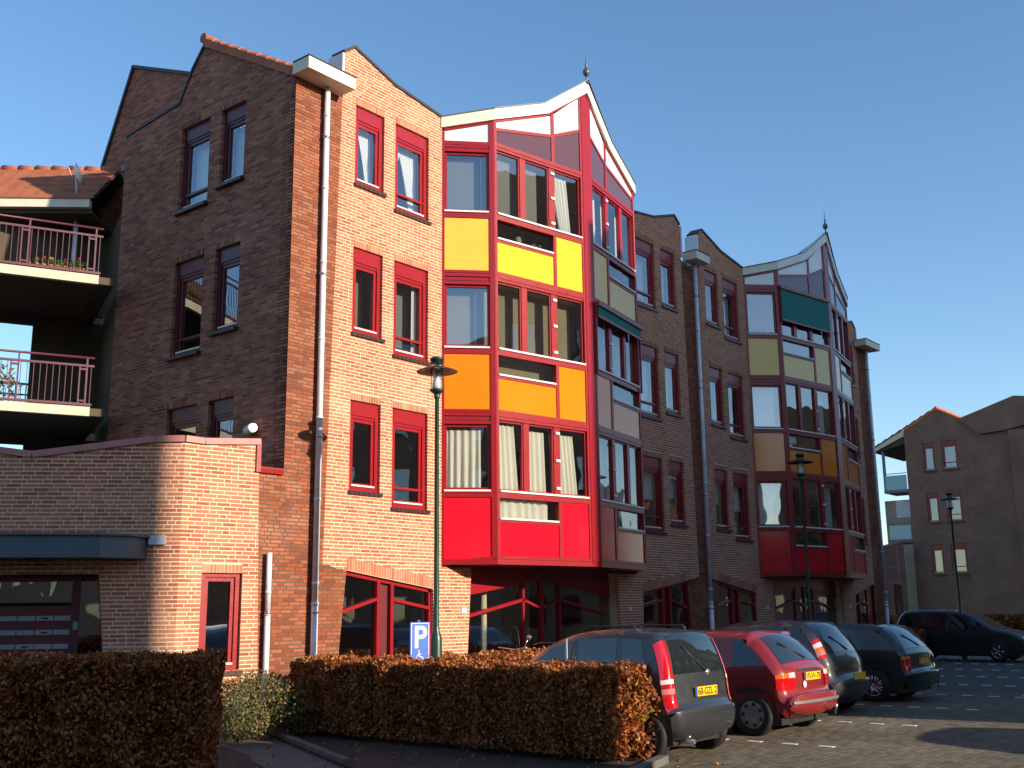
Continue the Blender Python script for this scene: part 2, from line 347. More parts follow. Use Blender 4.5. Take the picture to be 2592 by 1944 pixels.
def window(F,parent,u0,u1,z0,z1,transom=None,board=.25,proj=.05,dep=0.0,paint='paint_red',curt=None,room=True,gl='glass'):
    mb=MB(); g=.003; a,b=u0+g,u1-g; D=-.055-dep
    J=.08
    mb.box(F,a,a+J,D-.09,D,z0,z1-g); mb.box(F,b-J,b,D-.09,D,z0,z1-g)
    mb.box(F,a+J,b-J,D-.09,D-.002,z0,z0+.085)
    if board: 
        mb.box(F,a+J,b-J,D-.09,D+.006,z1-board,z1-g); mb.box(F,a+J,b-J,D-.09,D-.012,z1-board-.05,z1-board)
    zt=z1-board-.05 if board else z1-.055
    if not board: mb.box(F,a+J,b-J,D-.09,D,z1-.055,z1-g)
    s=.062; ia,ib,iz,it=a+J,b-J,z0+.085,zt
    mb.box(F,ia,ia+s,D-.10,D-.03,iz,it); mb.box(F,ib-s,ib,D-.10,D-.03,iz,it); mb.box(F,ia+s,ib-s,D-.10,D-.03,iz,iz+s); mb.box(F,ia+s,ib-s,D-.10,D-.03,it-s,it)
    if transom: mb.box(F,ia,ib,D-.095,D-.012,transom-.022,transom+.022)
    o=mb.build('window',parent,paint)
    if transom:
        pane(F,o,rect(ia+s,ib-s,iz+s,transom-.022),D-.06,gl); pane(F,o,rect(ia+s,ib-s,transom+.022,it-s),D-.06,gl)
    else: pane(F,o,rect(ia+s,ib-s,iz+s,it-s),D-.06,gl)
    st=MB().box(F,ia,ib-.01,D-.05,D+.02,z0+.088,z0+.115).build('sill_strip',o,'white_strip')
    if proj: sills(F,o,u0-.03,u1+.05,z0,proj)
    if curt=='lace':
        w=ib-ia; curtain(F,o,ia,ia+w*.45,iz+.05,it,d=-.26,mat='curtain_lace',fr=lambda t:ia+w*(.04+.40*t**1.5),wl=.09,amp=.015)
        curtain(F,o,ia+w*.3,ib,iz+.05,it,d=-.27,mat='curtain_lace',fl=lambda t:ia+w*(.74-.42*t**1.3),wl=.09,amp=.015)
    elif curt=='net': curtain(F,o,ia,ib,iz,it,d=-.30,mat='curtain_lace',wl=.08,amp=.012)
    elif curt=='side': curtain(F,o,ib-.12,ib,iz,it,d=-.26,mat='curtain_lace',wl=.07,amp=.015)
    elif curt in('grey','beige'):
        MB().mat('sheer_'+curt).box(F,ia-.25,ib,-.45,-.44,iz,it).build('blind',o)  # flat board added behind the pane to lighten it like a lit room
        if curt=='grey': curtain(F,o,ib-.14,ib-.02,iz,it,d=-.22,mat='curtain_lace',wl=.07,amp=.015)
    elif curt=='blind':
        q=MB().box(F,ia,ib,-.262,-.256,(iz+it)/2,it); q.build('blind',o,'curtain_lace')
    return o
# ================================================================ apartment building
XC=18.24; T=12.92; YF=13.7
apt=thing('apartment_building','long four storey brick apartment block with red window frames and two coloured glazed bays','building',(18,15,0))
F0=Fr(0,YF,0)                       # facade: u=x
FE=Fr(11.17,19.9,-90)               # end wall: u=19.9-y
def mxs(poly,c=XC): return [(2*c-u,z) for u,z in poly][::-1]
def sh(poly,t): return [(u+t,z) for u,z in poly]
WL=[(12.58,13.30,[(3.79,5.36),(6.57,8.14),(9.35,10.87)],None),(13.60,14.51,[(3.57,5.36),(6.35,8.14),(9.14,10.87)],.36)]
left_light=[(12.03,2.54),(12.56,2.45),(14.68,2.16),(14.76,0),(15.56,0),(15.74,2.56),(14.9,2.56),(14.9,11.45),(13.58,11.63),(12.51,11.98),(12.24,11.78),(12.24,10.9)]
AR=[(12.56,2.45),(14.68,2.16),(14.76,0),(12.31,0)]
def facade_half(c0,mirror,key='apt',strip_holes=None,single=False):
    """one brick half between a gutter strip and a bay"""
    t=c0-XC
    P=sh(left_light,t); ws=[(a+t,b+t,zs,tr) for a,b,zs,tr in WL]
    if mirror: P=mxs(P,c0); ws=[(2*c0-b,2*c0-a,zs,tr) for a,b,zs,tr in ws]
    holes=[rect(a,b,z0,z1) for a,b,zs,tr in ws for z0,z1 in zs]
    wall(apt,F0,P,holes,'mortar_cream'); 
    sol=[]
    for a,b,zs,tr in ws:
        for z0,z1 in zs: sol.append(rect(a,b,z1,z1+.132)); soldiers(key,F0,(a,z1),(b,z1),.132,'brick_orange')
    aa,bb=((12.56+t,2.45),(14.68+t,2.16)) if not mirror else ((2*c0-14.68-t,2.16),(2*c0-12.56-t,2.45))
    sol.append([aa,bb,(bb[0],bb[1]+.215),(aa[0],aa[1]+.215)])
    soldiers(key,F0,aa,bb,.215,'brick_orange')
    lay(key,F0,P,holes+sol,'brick_orange')
    return ws
r1=facade_half(XC,False); r2=facade_half(XC,True); r3=facade_half(XC+T,False)
# shorter last half, up to the far corner
last=[(34.4,2.56),(33.5,2.56),(33.62,0),(34.42,0),(34.5,2.16),(35.75,2.42),(36.2,2.5),(36.2,10.9),(36.2,11.3),(35.95,11.5),(35.35,11.3),(34.4,11.2)]
lw=[(35.22,35.86,[(3.85,5.29),(6.6,8.0),(9.2,10.6)],None)]
lh=[rect(a,b,*z) for a,b,zs,_ in lw for z in zs]
wall(apt,F0,last,lh,'mortar_cream'); 
lsol=[]
for a,b,zs,_ in lw:
    for z in zs: soldiers('apt',F0,(a,z[1]),(b,z[1]),.132,'brick_orange'); lsol.append(rect(a,b,z[1],z[1]+.132))
lay('apt',F0,last,lh+lsol,'brick_orange')
# gutter strips in red brick
s1=[(10.70,0),(12.31,0),(12.56,2.45),(12.03,2.54),(12.24,10.9),(11.172,10.9),(11.172,4.02),(10.66,4.02)]
wall(apt,F0,s1,[],'mortar_dark',d=-.005); lay('apt',F0,s1,[],'brick_red',.02)
sx0,sx1=2*XC-12.24,12.24+T
s2=[(2*XC-12.31,0),(12.31+T,0),(12.56+T,2.45),(12.03+T,2.54),(sx1,10.7),(sx0,10.7),(2*XC-12.03,2.54),(2*XC-12.56,2.45)]
wall(apt,F0,s2,[],'mortar_dark',d=-.045); 
F0s=Fr(0,YF+.04,0); lay('apt',F0s,s2,[],'brick_red',.02)
s3=[(36.2,0),(37.3,0),(37.3,10.7),(36.2,10.7)]; wall(apt,F0,s3,[],'mortar_dark',d=-.045); lay('apt',F0s,s3,[],'brick_red',.02)
# end wall
def EY(y): return 19.9-y
ew=[(13.72,0),(13.72,11.0),(16.35,12.5),(16.8,12.03),(17.17,11.45),(18.93,11.30),(19.0,11.30),(19.0,0)]
ep=[(EY(y),z) for y,z in ew][::-1]
ewin=[(15.08,15.80,[(4.2-.25,5.40),(6.62,8.18),(9.38,10.88)],None),(16.14,17.05,[(3.55,5.40),(6.36,8.18),(9.18,10.88)],.34)]
eh=[rect(EY(b),EY(a),*z) for a,b,zs,_ in ewin for z in zs]
wall(apt,FE,ep,eh,'mortar_shaded'); es=[]
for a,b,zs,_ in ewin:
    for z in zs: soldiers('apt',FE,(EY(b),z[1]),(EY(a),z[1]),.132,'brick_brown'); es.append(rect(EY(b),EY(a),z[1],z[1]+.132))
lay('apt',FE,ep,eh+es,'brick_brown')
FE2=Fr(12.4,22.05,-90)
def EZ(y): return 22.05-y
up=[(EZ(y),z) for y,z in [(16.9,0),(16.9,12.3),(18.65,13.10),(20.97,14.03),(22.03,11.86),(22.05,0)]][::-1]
wall(apt,FE2,up,[],'mortar_shaded'); lay('apt',FE2,[(u,max(z,4.0)) for u,z in up],[],'brick_brown')
MB().mat('roof_sheet').prism(FE2,[(EZ(16.9),0),(EZ(16.9),12.2),(EZ(18.65),13.0),(EZ(20.97),13.9),(EZ(22.0),11.8),(EZ(22.0),0)],-2.6,-.32).build('rear_block',apt)
MB().mat('roof_sheet').box(WORLD,15.0,37.2,19.0,22,0,10.9).build('rear_wing',apt)
# verge board and ridge of the end gable
mb=MB().mat('plastic_black'); mb.bar(FE2,(EZ(16.9),12.36),(EZ(20.99),14.06),.07,-.3,.05); mb.bar(FE2,(EZ(20.97),14.06),(EZ(22.05),11.84),.07,-.3,.05); mb.bar(FE,(EY(16.37),12.52),(EY(16.8),12.05),.05,-.15,.03); mb.bar(FE,(EY(16.8),12.05),(EY(17.17),11.47),.05,-.15,.03); mb.bar(FE,(EY(17.17),11.47),(EY(19.0),11.32),.05,-.15,.03); mb.build('verge_board',apt)
# roof over the corner with single verge tiles
mb=MB().mat('tile_dark'); mb.face([(11.17,16.35,12.47),(11.17,13.6,10.98),(12.3,13.6,10.98),(12.3,16.35,12.47)]); mb.face([(11.2,16.35,12.40),(12.3,16.35,12.40),(12.3,17.3,11.2),(11.5,17.3,11.2)])
mb.build('roof',apt)
nT=10; tile_me=None
for i in range(nT):
    y0=16.42-i*.275; z0=12.50-i*.156
    if tile_me is None:
        q=MB(); n=8
        for k in range(n):      # half round verge tile, wider at its lower end
            pass
        pr=[(-.03,-.11),(-.04,.03),(.02,.085),(.10,.085),(.17,.03),(.2,-.02)]
        a=[Vector((x,0,z+.02)) for x,z in pr]; b=[Vector((x,-.30,z-.125)) for x,z in pr]
        for k in range(len(pr)-1): q.face([a[k],b[k],b[k+1],a[k+1]]); q.face([a[k]*.99-Vector((0,0,.03)),a[k+1]-Vector((0,0,.03)),b[k+1]-Vector((0,0,.03)),b[k]-Vector((0,0,.03))])
        for k in range(len(pr)-1): q.face([b[k],b[k]-Vector((0,0,.03)),b[k+1]-Vector((0,0,.03)),b[k+1]])
        o=q.build('roof_tile',apt,'roof_tile'); tile_me=o.data
    else:
        o=bpy.data.objects.new('roof_tile',tile_me); COL.objects.link(o); o.parent=apt
    o.location=(11.14,y0,z0)
mb=MB().mat('roof_tile'); mb.tube([(11.10,16.42,12.56),(11.5,16.42,12.56),(12.4,16.42,12.56)],[.10,.10,.09],10); mb.build('ridge_tile',apt)
# gable copings, side cheeks and the flat roof body behind
def coping(pts,w=.05,col='plastic_black',d1=.03):
    mb=MB().mat(col)
    for a,b in zip(pts,pts[1:]): mb.bar(F0,(a[0],a[1]+.012),(b[0],b[1]+.012),w,-.31,d1)
    mb.build('coping',apt)
gp=[(12.24,11.78),(12.51,11.98),(13.58,11.63),(14.9,11.45)]
coping(gp); coping([(2*XC-u,z) for u,z in gp]); coping(sh(gp,T)); coping([(36.2,11.3),(35.95,11.5),(35.35,11.3),(34.4,11.2)])
for x in (12.215,2*XC-12.215,12.215+T,36.24):
    MB().mat('zinc').box(WORLD,x-.025,x+.025,13.66,14.05,10.9,11.74 if x<30 else 11.3).build('cheek',apt)
mb=MB().mat('roof_sheet'); mb.box(WORLD,12.3,37.2,14.0,19.7,10.85,11.0); mb.box(WORLD,11.5,12.3,16.5,19.7,10.85,11.0); mb.build('flat_roof',apt)
mb=MB().mat('interior_beige'); mb.box(WORLD,11.5,37.2,18.8,18.95,0,10.9); mb.box(WORLD,37.1,37.3,13.9,22,0,10.9); 
for z in (2.45,5.22,7.99): mb.box(WORLD,11.5,37.1,14.02,18.8,z,z+.25)
for x in (15.0,18.6,21.5,24.7,27.9,31.1,34.4): mb.box(WORLD,x-.06,x+.06,14.6,18.8,0,10.8)
mb.build('interior_wall',apt)
# gutters and downpipes
def gutter(x0,x1,zb=10.86):
    o=MB().mat('fascia_cream').prism(W1:=Fr(0,13.27,0),[(x0,zb),(x1,zb),(x1,zb+.215),(x0,zb+.215)],-.42,0).build('gutter_box',apt)
    MB().mat('plastic_black').box(WORLD,x0-.015,x1+.015,13.25,13.68,zb+.218,zb+.235).build('gutter_lip',o); return o
gutter(11.08,12.16); gutter(2*XC-12.16+.0,12.12+T,10.80); gutter(36.05,37.35,10.62)
def pipe(x,y,z0,z1,r=.052,split=1.9,name='downpipe'):
    mb=MB().mat('zinc'); mb.tube([(x,y,split),(x,y,z1)],r,14)
    z=split+.3
    while z<z1-.3: mb.tube([(x,y,z),(x,y,z+.05)],r+.006,14); z+=1.35
    mb.mat('zinc'); mb.tube([(x,y,z0),(x,y,split)],r*1.08,14); mb.tube([(x,y,split-.03),(x,y,split+.03)],r*1.2,14)
    o=mb.build(name,apt)
    for z in (1.75,4.6,7.4,9.9):
        if z0<z<z1: q=MB().mat('steel'); q.tube([(x,y,z),(x,y,z+.03)],r*1.3,14); q.box(WORLD,x-.012,x+.012,y,YF,z,z+.03); q.build('pipe_bracket',o)
    return o
pipe(11.80,13.60,0,10.95); pipe(24.80,13.60,0,10.9); pipe(36.86,13.60,0,10.75); pipe(10.86,13.60,0,2.68,.042,1.75)
# windows of the facade
cu={(0,2):'lace',(1,2):'lace',(0,1):'beige',(1,1):'grey'}
for gi,ws in enumerate((r1,r2,r3,lw)):
    for wi,(a,b,zs,tr) in enumerate(ws):
        for k,(z0,z1) in enumerate(zs):
            c={0:cu.get((wi,k)),1:['blind','net','net'][k],2:['blind',None,'net'][k],3:None}[gi]
            window(F0,apt,a,b,z0,z1,(z0+tr) if tr else None,curt=c,proj=.045)
for wi,(a,b,zs,tr) in enumerate(ewin):
    for k,(z0,z1) in enumerate(zs): window(FE,apt,EY(b),EY(a),z0,z1,(z0+tr) if tr else None,proj=.10,dep=.02,paint='paint_red_shaded',curt={0:None,1:None,2:'net'}[k])
# arched ground floor windows
def archwin(c0,mirror,t=0):
    f=(lambda p:(2*c0-p[0]-(c0-XC)*1,p[1])) if mirror else (lambda p:(p[0]+c0-XC,p[1]))
    if mirror: f=lambda p:(2*XC-p[0]+(c0-XC),p[1])
    D0,D1=-.16,-.07; mb=MB().mat('paint_red')
    b=lambda p,q,w,e=0: mb.bar(F0,f(p),f(q),w,D0+e,D1+e)
    b((12.53,2.42),(14.70,2.125),.07); b((14.66,2.15),(14.735,0),.07); b((12.56,2.43),(12.34,0),.05)
    b((13.37,2.30),(13.37,0),.07,.01); b((13.70,2.26),(13.70,0),.07,.01); b((12.5,1.76),(13.35,1.98),.055,.005); b((13.72,1.97),(14.66,1.82),.055,.005)
    b((12.4,.09),(14.7,.09),.1,.004)
    mb.mat('paint_red_dull'); mb.prism(F0,[f(p) for p in [(13.4,0),(13.67,0),(13.67,2.26),(13.4,2.3)]],-.20,-.14)
    o=mb.build('window',apt); fixfaces(o)
    for pl_ in ([(12.52,1.78),(13.34,2.0),(13.34,2.28),(12.56,2.39)],[(12.35,.12),(13.34,.12),(13.34,1.95),(12.49,1.73)],[(13.73,1.94),(14.63,1.79),(14.68,.12),(13.73,.12)],[(13.73,2.0),(14.63,1.85),(14.63,2.1),(13.73,2.23)]):
        q=pane(F0,o,[f(p) for p in pl_],-.13); fixfaces(q)
archwin(XC,False); archwin(XC,True); archwin(XC+T,False)
# last partial arch
mb=MB().mat('paint_red'); mb.bar(F0,(34.5,2.12),(35.75,2.38),.07,-.16,-.07); mb.bar(F0,(35.0,0),(35.0,2.2),.07,-.15,-.06); mb.bar(F0,(34.5,1.75),(35.0,1.95),.05,-.15,-.06); mb.bar(F0,(35.0,1.95),(35.8,1.8),.05,-.15,-.06)
mb.prism(F0,[(35.72,0),(36.25,0),(36.2,2.5),(35.72,2.42)],-.25,-.1); o=mb.build('window',apt); pane(F0,o,[(34.45,0),(35.72,0),(35.72,2.36),(34.5,2.1)],-.14)
# ---------------------------------------------------------------- bays
P0=(14.9,13.7);P1=(15.65,12.98);A0=(18.08,12.53)
W1_=math.hypot(P1[0]-P0[0],P1[1]-P0[1]); W2_=math.hypot(A0[0]-P1[0],A0[1]-P1[1])
azl=math.degrees(math.atan2(P1[1]-P0[1],P1[0]-P0[0])); azf=math.degrees(math.atan2(A0[1]-P1[1],A0[0]-P1[0]))
CLR=['panel_red','panel_orange','panel_yellow']
def bay(t,which):
    fl=Fr(P0[0]+t,P0[1],azl); ff=Fr(P1[0]+t,P1[1],azf)
    mr=Fr(2*XC+t-P0[0],P0[1],-azl,-1); mf=Fr(2*XC+t-P1[0],P1[1],-azf,-1); c=XC+t
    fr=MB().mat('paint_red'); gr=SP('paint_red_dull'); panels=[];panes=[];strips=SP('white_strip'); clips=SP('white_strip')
    tops={0:11.2,1:11.4}
    for F,w in ((fl,W1_),(mr,W1_)):
        fr.prism(F,[(0,2.58),(.05,2.59),(.05,11.2),(0,11.19)],-.14,0); fr.prism(F,[(w-.10,2.70),(w+.012,2.71),(w+.012,11.44),(w-.10,11.40)],-.14,0)
        fr.prism(F,[(.05,2.585),(w-.10,2.69),(w-.10,2.75),(.05,2.65)],-.14,-.002)
        fr.bar(F,(.04,11.205),(w-.09,11.40),.05,-.14,-.003); fr.box(F,.05,w-.10,-.14,-.003,10.90,10.965)
        fr.box(F,.05,w-.10,-.14,-.012,10.85,10.90)
        panels.append((F,[(.052,10.967),(w-.102,10.967),(w-.102,11.365),(.052,11.175)],'panel_white'))
        for k in range(3):
            z=2.71+2.76*k
            if k: fr.box(F,.05,w-.10,-.14,-.004,z-.005,z+.05)
            panels.append((F,[(.052,z+(.05 if k else -.055)),(w-.102,z+(.05 if k else .035)),(w-.102,z+1.128),(.052,z+1.128)],CLR[k]))
            fr.box(F,.05,w-.10,-.14,.0,z+1.13,z+1.235); strips.box(F,.045,w-.115,-.06,.03,z+1.238,z+1.272)
            # sash
            for a,b,c_,d in ((.05,.10,z+1.235,z+2.52),(w-.15,w-.10,z+1.235,z+2.52),(.10,w-.15,z+1.272,z+1.32),(.10,w-.15,z+2.47,z+2.52)): fr.box(F,a,b,-.11,-.055,c_,d)
            panes.append((F,rect(.10,w-.15,z+1.32,z+2.47),-.085))
            for zz in (z+2.52,z+2.60,z+2.68): fr.box(F,.05,w-.10,-.14,-.004 if zz<z+2.6 or zz>z+2.65 else -.02,zz+.002,zz+.066)
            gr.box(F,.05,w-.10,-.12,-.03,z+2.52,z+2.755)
    for F in (ff,mf):
        w=W2_
        fr.prism(F,[(-.012,2.70),(.07,2.70),(.07,11.5),(-.012,11.46)],-.14,0); fr.prism(F,[(w-.055,2.70),(w+.005,2.70),(w+.005,12.80),(w-.055,12.76)],-.14,0)
        fr.box(F,.07,w-.055,-.14,-.002,2.70,2.755)
        for k in range(3):
            z=2.71+2.76*k
            if k: fr.box(F,.07,w-.055,-.14,-.004,z-.005,z+.05)
            panels.append((F,rect(.072,1.588,z+.05,z+.665),CLR[k])); panels.append((F,rect(1.672,w-.057,z+.05,z+1.128),CLR[k]))
            fr.box(F,1.59,1.67,-.14,-.003,z+.05,z+1.13); fr.box(F,.07,1.59,-.14,-.005,z+.667,z+.72); strips.box(F,.075,1.57,-.06,.02,z+.722,z+.755)
            panes.append((F,rect(.075,1.585,z+.755,z+1.13),-.08))
            fr.box(F,.07,w-.055,-.14,.0,z+1.13,z+1.235); strips.box(F,.075,w-.06,-.06,.03,z+1.238,z+1.272)
            for a,b in ((.07,.705),(.845,1.505),(1.665,w-.06)):
                fr.box(F,a,a+.028,-.11,-.05,z+1.272,z+2.62); fr.box(F,b-.028,b,-.11,-.05,z+1.272,z+2.62); fr.box(F,a+.028,b-.028,-.11,-.05,z+1.272,z+1.305); fr.box(F,a+.028,b-.028,-.11,-.05,z+2.585,z+2.62)
                panes.append((F,rect(a+.028,b-.028,z+1.305,z+2.585),-.08))
            fr.box(F,.706,.844,-.12,-.03,z+1.272,z+2.62); fr.box(F,1.506,1.664,-.12,-.03,z+1.272,z+2.62)
            for zz in (1.40,1.95,2.50): clips.box(F,1.545,1.65,-.028,.0,z+zz-.025,z+zz+.025)
            fr.box(F,.07,w-.055,-.14,-.010,z+2.62,z+2.68); fr.box(F,.07,w-.055,-.14,.004,z+2.68,z+2.755)
        # gable glazing
        fr.box(F,.07,w-.055,-.14,-.002,10.915,10.99); fr.prism(F,[(1.58,10.99),(1.67,10.99),(1.67,12.12),(1.58,12.06)],-.14,-.003)
        fr.bar(F,(.03,11.44),(1.47,12.015),.055,-.14,-.004); fr.bar(F,(1.45,12.01),(w,12.76),.055,-.14,-.004)
        fr.bar(F,(.05,11.275),(1.6,11.575),.07,-.14,-.005); fr.bar(F,(1.65,11.60),(w-.03,11.945),.07,-.14,-.005)
        panels.append((F,[(.072,10.992),(1.578,10.992),(1.578,11.535),(.072,11.245)],'panel_plum')); panels.append((F,[(1.672,10.992),(w-.057,10.992),(w-.057,11.90),(1.672,11.57)],'panel_plum'))
        panels.append((F,[(.072,11.318),(1.578,11.61),(1.578,12.03),(1.47,11.985),(.072,11.425)],'panel_white')); panels.append((F,[(1.672,11.645),(w-.057,11.975),(w-.057,12.70),(1.672,12.095)],'panel_white'))
    # apex post
    fa=Fr(c,12.53,0); fr.box(fa,-.16,.16,-.15,.012,2.69,12.93)
    o=fr.build('bay_window',apt); fixfaces(o)
    gr.build('shadow_gap',o); strips.build('sill_strip',o); clips.build('hinge',o)
    for F,poly,mt in panels:
        q=MB().mat(mt); q.prism(F,poly,-.06,-.022); q=q.build('panel',o); fixfaces(q)
    for F,poly,d in panes: fixfaces(pane(F,o,poly,d))
    # soffit with lining
    pts=[(14.9,13.72),(15.65,12.98),(18.08,12.53),(18.4,12.53),(20.83,12.98),(21.58,13.72)]
    MB().mat('paint_red').plan([(x+t,y) for x,y in pts],2.60,2.695).build('soffit',o)
    # floors inside the bay
    q=MB().mat('interior_beige')
    for k in (1,2,3): q.plan([(x+t+(.1 if x<18.2 else -.1),y+.16) for x,y in pts],2.71+2.76*k-.16,2.71+2.76*k-.03)
    q.build('bay_floor',o)
    # white fascia band, weaker sun put into its side facets as cream, and roof
    fs=MB().mat('fascia_cream'); rf=MB().mat('roof_sheet')
    fs.prism(fl,[(-.02,11.23),(W1_+.02,11.45),(W1_+.02,11.69),(-.02,11.45)],-.1,.05); fs.prism(mr,[(-.02,11.23),(W1_+.02,11.45),(W1_+.02,11.69),(-.02,11.45)],-.1,.05)
    for F in (ff,mf): fs.mat('white_strip').prism(F,[(-.02,11.45),(1.47,12.04),(2.61,12.86),(2.655,12.9),(2.655,13.17),(1.37,12.235),(-.02,11.69)],-.1,.052)
    q=fs.build('fascia',o); fixfaces(q)
    def P(F,u,z,d=.07): return F(u,d,z)
    ap=Vector((c,12.40,13.20)); back=Vector((c,16.5,13.0))
    for F,G_ in ((fl,ff),(mr,mf)):
        a=P(F,-.03,11.47); b=P(F,W1_+.03,11.71); b2=P(G_,-.03,11.71); k=P(G_,1.36,12.255); 
        rows=[a,b,k,ap]
        for p,r_ in zip(rows,rows[1:]):
            rf.face([p,r_,r_+Vector((0,3.2,-1.6)),p+Vector((0,3.2,-1.6))]); rf.face([p,p-Vector((0,0,.025)),r_-Vector((0,0,.025)),r_])
    q=rf.build('bay_roof',o)
    # awnings
    if which==0: F=mf; z=8.09; side=1
    if which==1: F=ff; z=10.87
    aw=MB().mat('paint_red'); L0,L1=(.0,W2_+.03) if which==0 else (-.02,W2_)
    aw.box(F,L0-.02,L1,.0,.13,z-.02,z+.07)
    h=.22 if which==0 else .93
    aw.box(F,L0,L0+.03,.02,.06,z-1.1 if which else z-1.5,z); aw.box(F,L1-.03,L1,.02,.06,z-1.1 if which else z-1.5,z)
    aw.box(F,L0+.02,L1-.02,.07,.10,z-h-.05,z-h)
    a_=aw.build('awning_box',o); MB().mat('awning_teal').box(F,L0+.04,L1-.04,.075,.082,z-h,z-.02).build('awning_screen',a_)
    # curtains
    if which==0:
        z=2.71; curtain(fl,o,.06,.76,z+1.25,z+2.42,-.15); curtain(ff,o,.03,.60,z+1.2,z+2.55,-.17,fr=lambda s:.66-.10*s); curtain(ff,o,.72,1.42,z+1.2,z+2.5,-.17,fr=lambda s:1.42-.05*s); curtain(ff,o,1.52,2.26,z+1.2,z+2.5,-.17,fl=lambda s:1.60-.08*s,fr=lambda s:2.26-.12*s)
        curtain(ff,o,.0,1.45,z+.72,z+1.12,-.17,wl=.2); z=8.23
        curtain(ff,o,1.65,2.22,z+1.2,z+2.52,-.18,mat='curtain_lace',fl=lambda s:1.95-.27*s,fr=lambda s:2.25-.12*s)
        curtain(mf,o,1.7,2.35,z+1.25,z+2.6,-.28,mat='curtain_lace'); curtain(mf,o,.95,1.4,z+1.25,z+2.6,-.28,mat='curtain_lace'); curtain(mf,o,.1,.5,z+1.25,z+2.6,-.28,mat='curtain_lace')
        for k in (0,1): curtain(mf,o,.1,2.3,2.71+2.76*k+1.2,2.71+2.76*k+2.6,-.3,mat='curtain_lace',wl=.2)
        z=8.23; MB().mat('sheer_grey').box(fl,-.1,.75,-.24,-.23,z+1.2,z+2.6).build('blind',o); MB().mat('sheer_grey').box(ff,-.15,1.35,-.26,-.25,z+1.2,z+2.62).build('blind',o)  # grey boards added to lighten the glass like reflected sky
        z=5.47; MB().mat('sheer_beige').box(fl,-.15,.85,-.30,-.29,z,z+2.6).build('added_room_board',o); MB().mat('sheer_beige').box(ff,-.2,2.35,-.40,-.39,z,z+2.6).build('added_room_board',o)  # beige boards added to brighten dark panes in place of a sunlit room
        # bust and books on the inner sill
        q=MB().mat('skin').lathe(ff(.86,-.3,8.95),[(.0,.0),(.09,.0),(.09,.05),(.04,.08),(.045,.12),(.075,.16),(.08,.22),(.06,.28),(0,.31)],12); q.build('ornament',o)
        q=MB().mat('render_dark'); [q.box(ff,1.15+i*.05,1.19+i*.05,-.36,-.22,8.95,8.95+.18+.02*(i%3)) for i in range(6)]; q.build('book_row',o)
    else:
        for k in (1,): curtain(fl,o,.05,.8,2.71+2.76*k+1.25,2.71+2.76*k+2.45,-.28,mat='curtain_lace',wl=.3)
        curtain(fl,o,.05,.85,3.95,5.15,-.28,mat='curtain_lace',fr=lambda s:.55+.3*s*s); curtain(ff,o,1.75,2.35,3.95,5.2,-.3,mat='curtain_lace')
        curtain(ff,o,1.75,2.3,6.7,7.9,-.3,mat='curtain_lace')
    # finial
    f_=MB().mat('zinc_dark').lathe((c,12.46,13.15),[(.05,-.05),(.045,.0),(.02,.02),(.02,.12),(.05,.14),(.085,.20),(.085,.24),(.05,.30),(.022,.33),(.022,.38),(.03,.40),(.012,.46),(.001,.80)],12); f_.build('finial',o)
    # ground floor glazing below the bay
    G=Fr(0,13.92,0); gl=MB().mat('paint_red'); S=lambda x:x+t; m_=lambda p:(2*XC-p[0]+t,p[1]); n_=lambda p:(p[0]+t,p[1])
    for f in (n_,m_):
        gl.prism(G,[f(p) for p in [(15.5,2.07-.1),(15.98,2.06),(18.24,2.38),(18.24,2.60),(15.5,2.60)]],-.1,-.03)
        for p,q_,w in (((17.62,2.35),(17.62,0),.06),((15.9,1.66),(17.62,1.97),.06),((17.62,1.97),(18.2,1.80),.05),((18.22,2.36),(18.22,0),.05),((15.6,.05),(18.24,.05),.1)): gl.bar(G,f(p),f(q_),w,-.12,-.01)
    go=gl.build('shopfront',apt); fixfaces(go)
    fixfaces(pane(G,go,[(15.5+t,0),(2*XC-15.5+t,0),(2*XC-15.5+t,2.1),(18.24+t,2.4),(15.5+t,2.1)],-.06))
    MB().mat('fascia_cream').tube([(16.9+t,14.4,0),(16.9+t,14.4,2.4)],.07,14).build('column',go)
    return o
bay(0,0); bay(T,1)
MB().mat('white_paint').box(F0,15.44,15.58,.002,.02,1.72,1.82).build('number_plate',apt)
MB().mat('white_paint').box(F0,21.14,21.24,.002,.02,1.72,1.82).build('number_plate',apt)
MB().mat('white_paint').box(F0,28.10,28.20,.002,.02,1.72,1.82).build('number_plate',apt)
MB().mat('white_paint').box(F0,33.95,34.05,.002,.02,1.72,1.82).build('number_plate',apt)
emit_bricks('apt',apt)
# ================================================================ entrance building (low, rose coping)
ent=thing('entrance_building','low brick entrance building with sloping rose coping and a dark canopy over the door','building',(9.5,14.5,0))
FA=Fr(9.42,13.86,-44); FB=Fr(9.42,13.86,math.degrees(math.atan2(13.66-13.86,10.69-9.42)))
wb=1.285
pb=[(0,0),(1.37,0),(1.235,4.35),(.31,4.27),(0,4.28)]; hb=[rect(.37,1.03,.93,2.355)]
wall(ent,FB,pb,hb,'mortar_cream'); soldiers('ent',FB,(.37,2.355),(1.03,2.355),.135,'brick_orange'); lay('ent',FB,pb,hb+[rect(.37,1.03,2.355,2.49)],'brick_orange')
pa=[(-6,0),(0,0),(0,4.28),(-.42,4.27),(-2.16,4.03),(-2.63,4.09),(-6,4.5)]; ha=[[(-3.3,0),(-.86,0),(-1.12,2.34),(-3.3,2.34)]]
wall(ent,FA,pa,ha,'mortar_cream'); lay('ent',FA,pa,ha,'brick_orange')
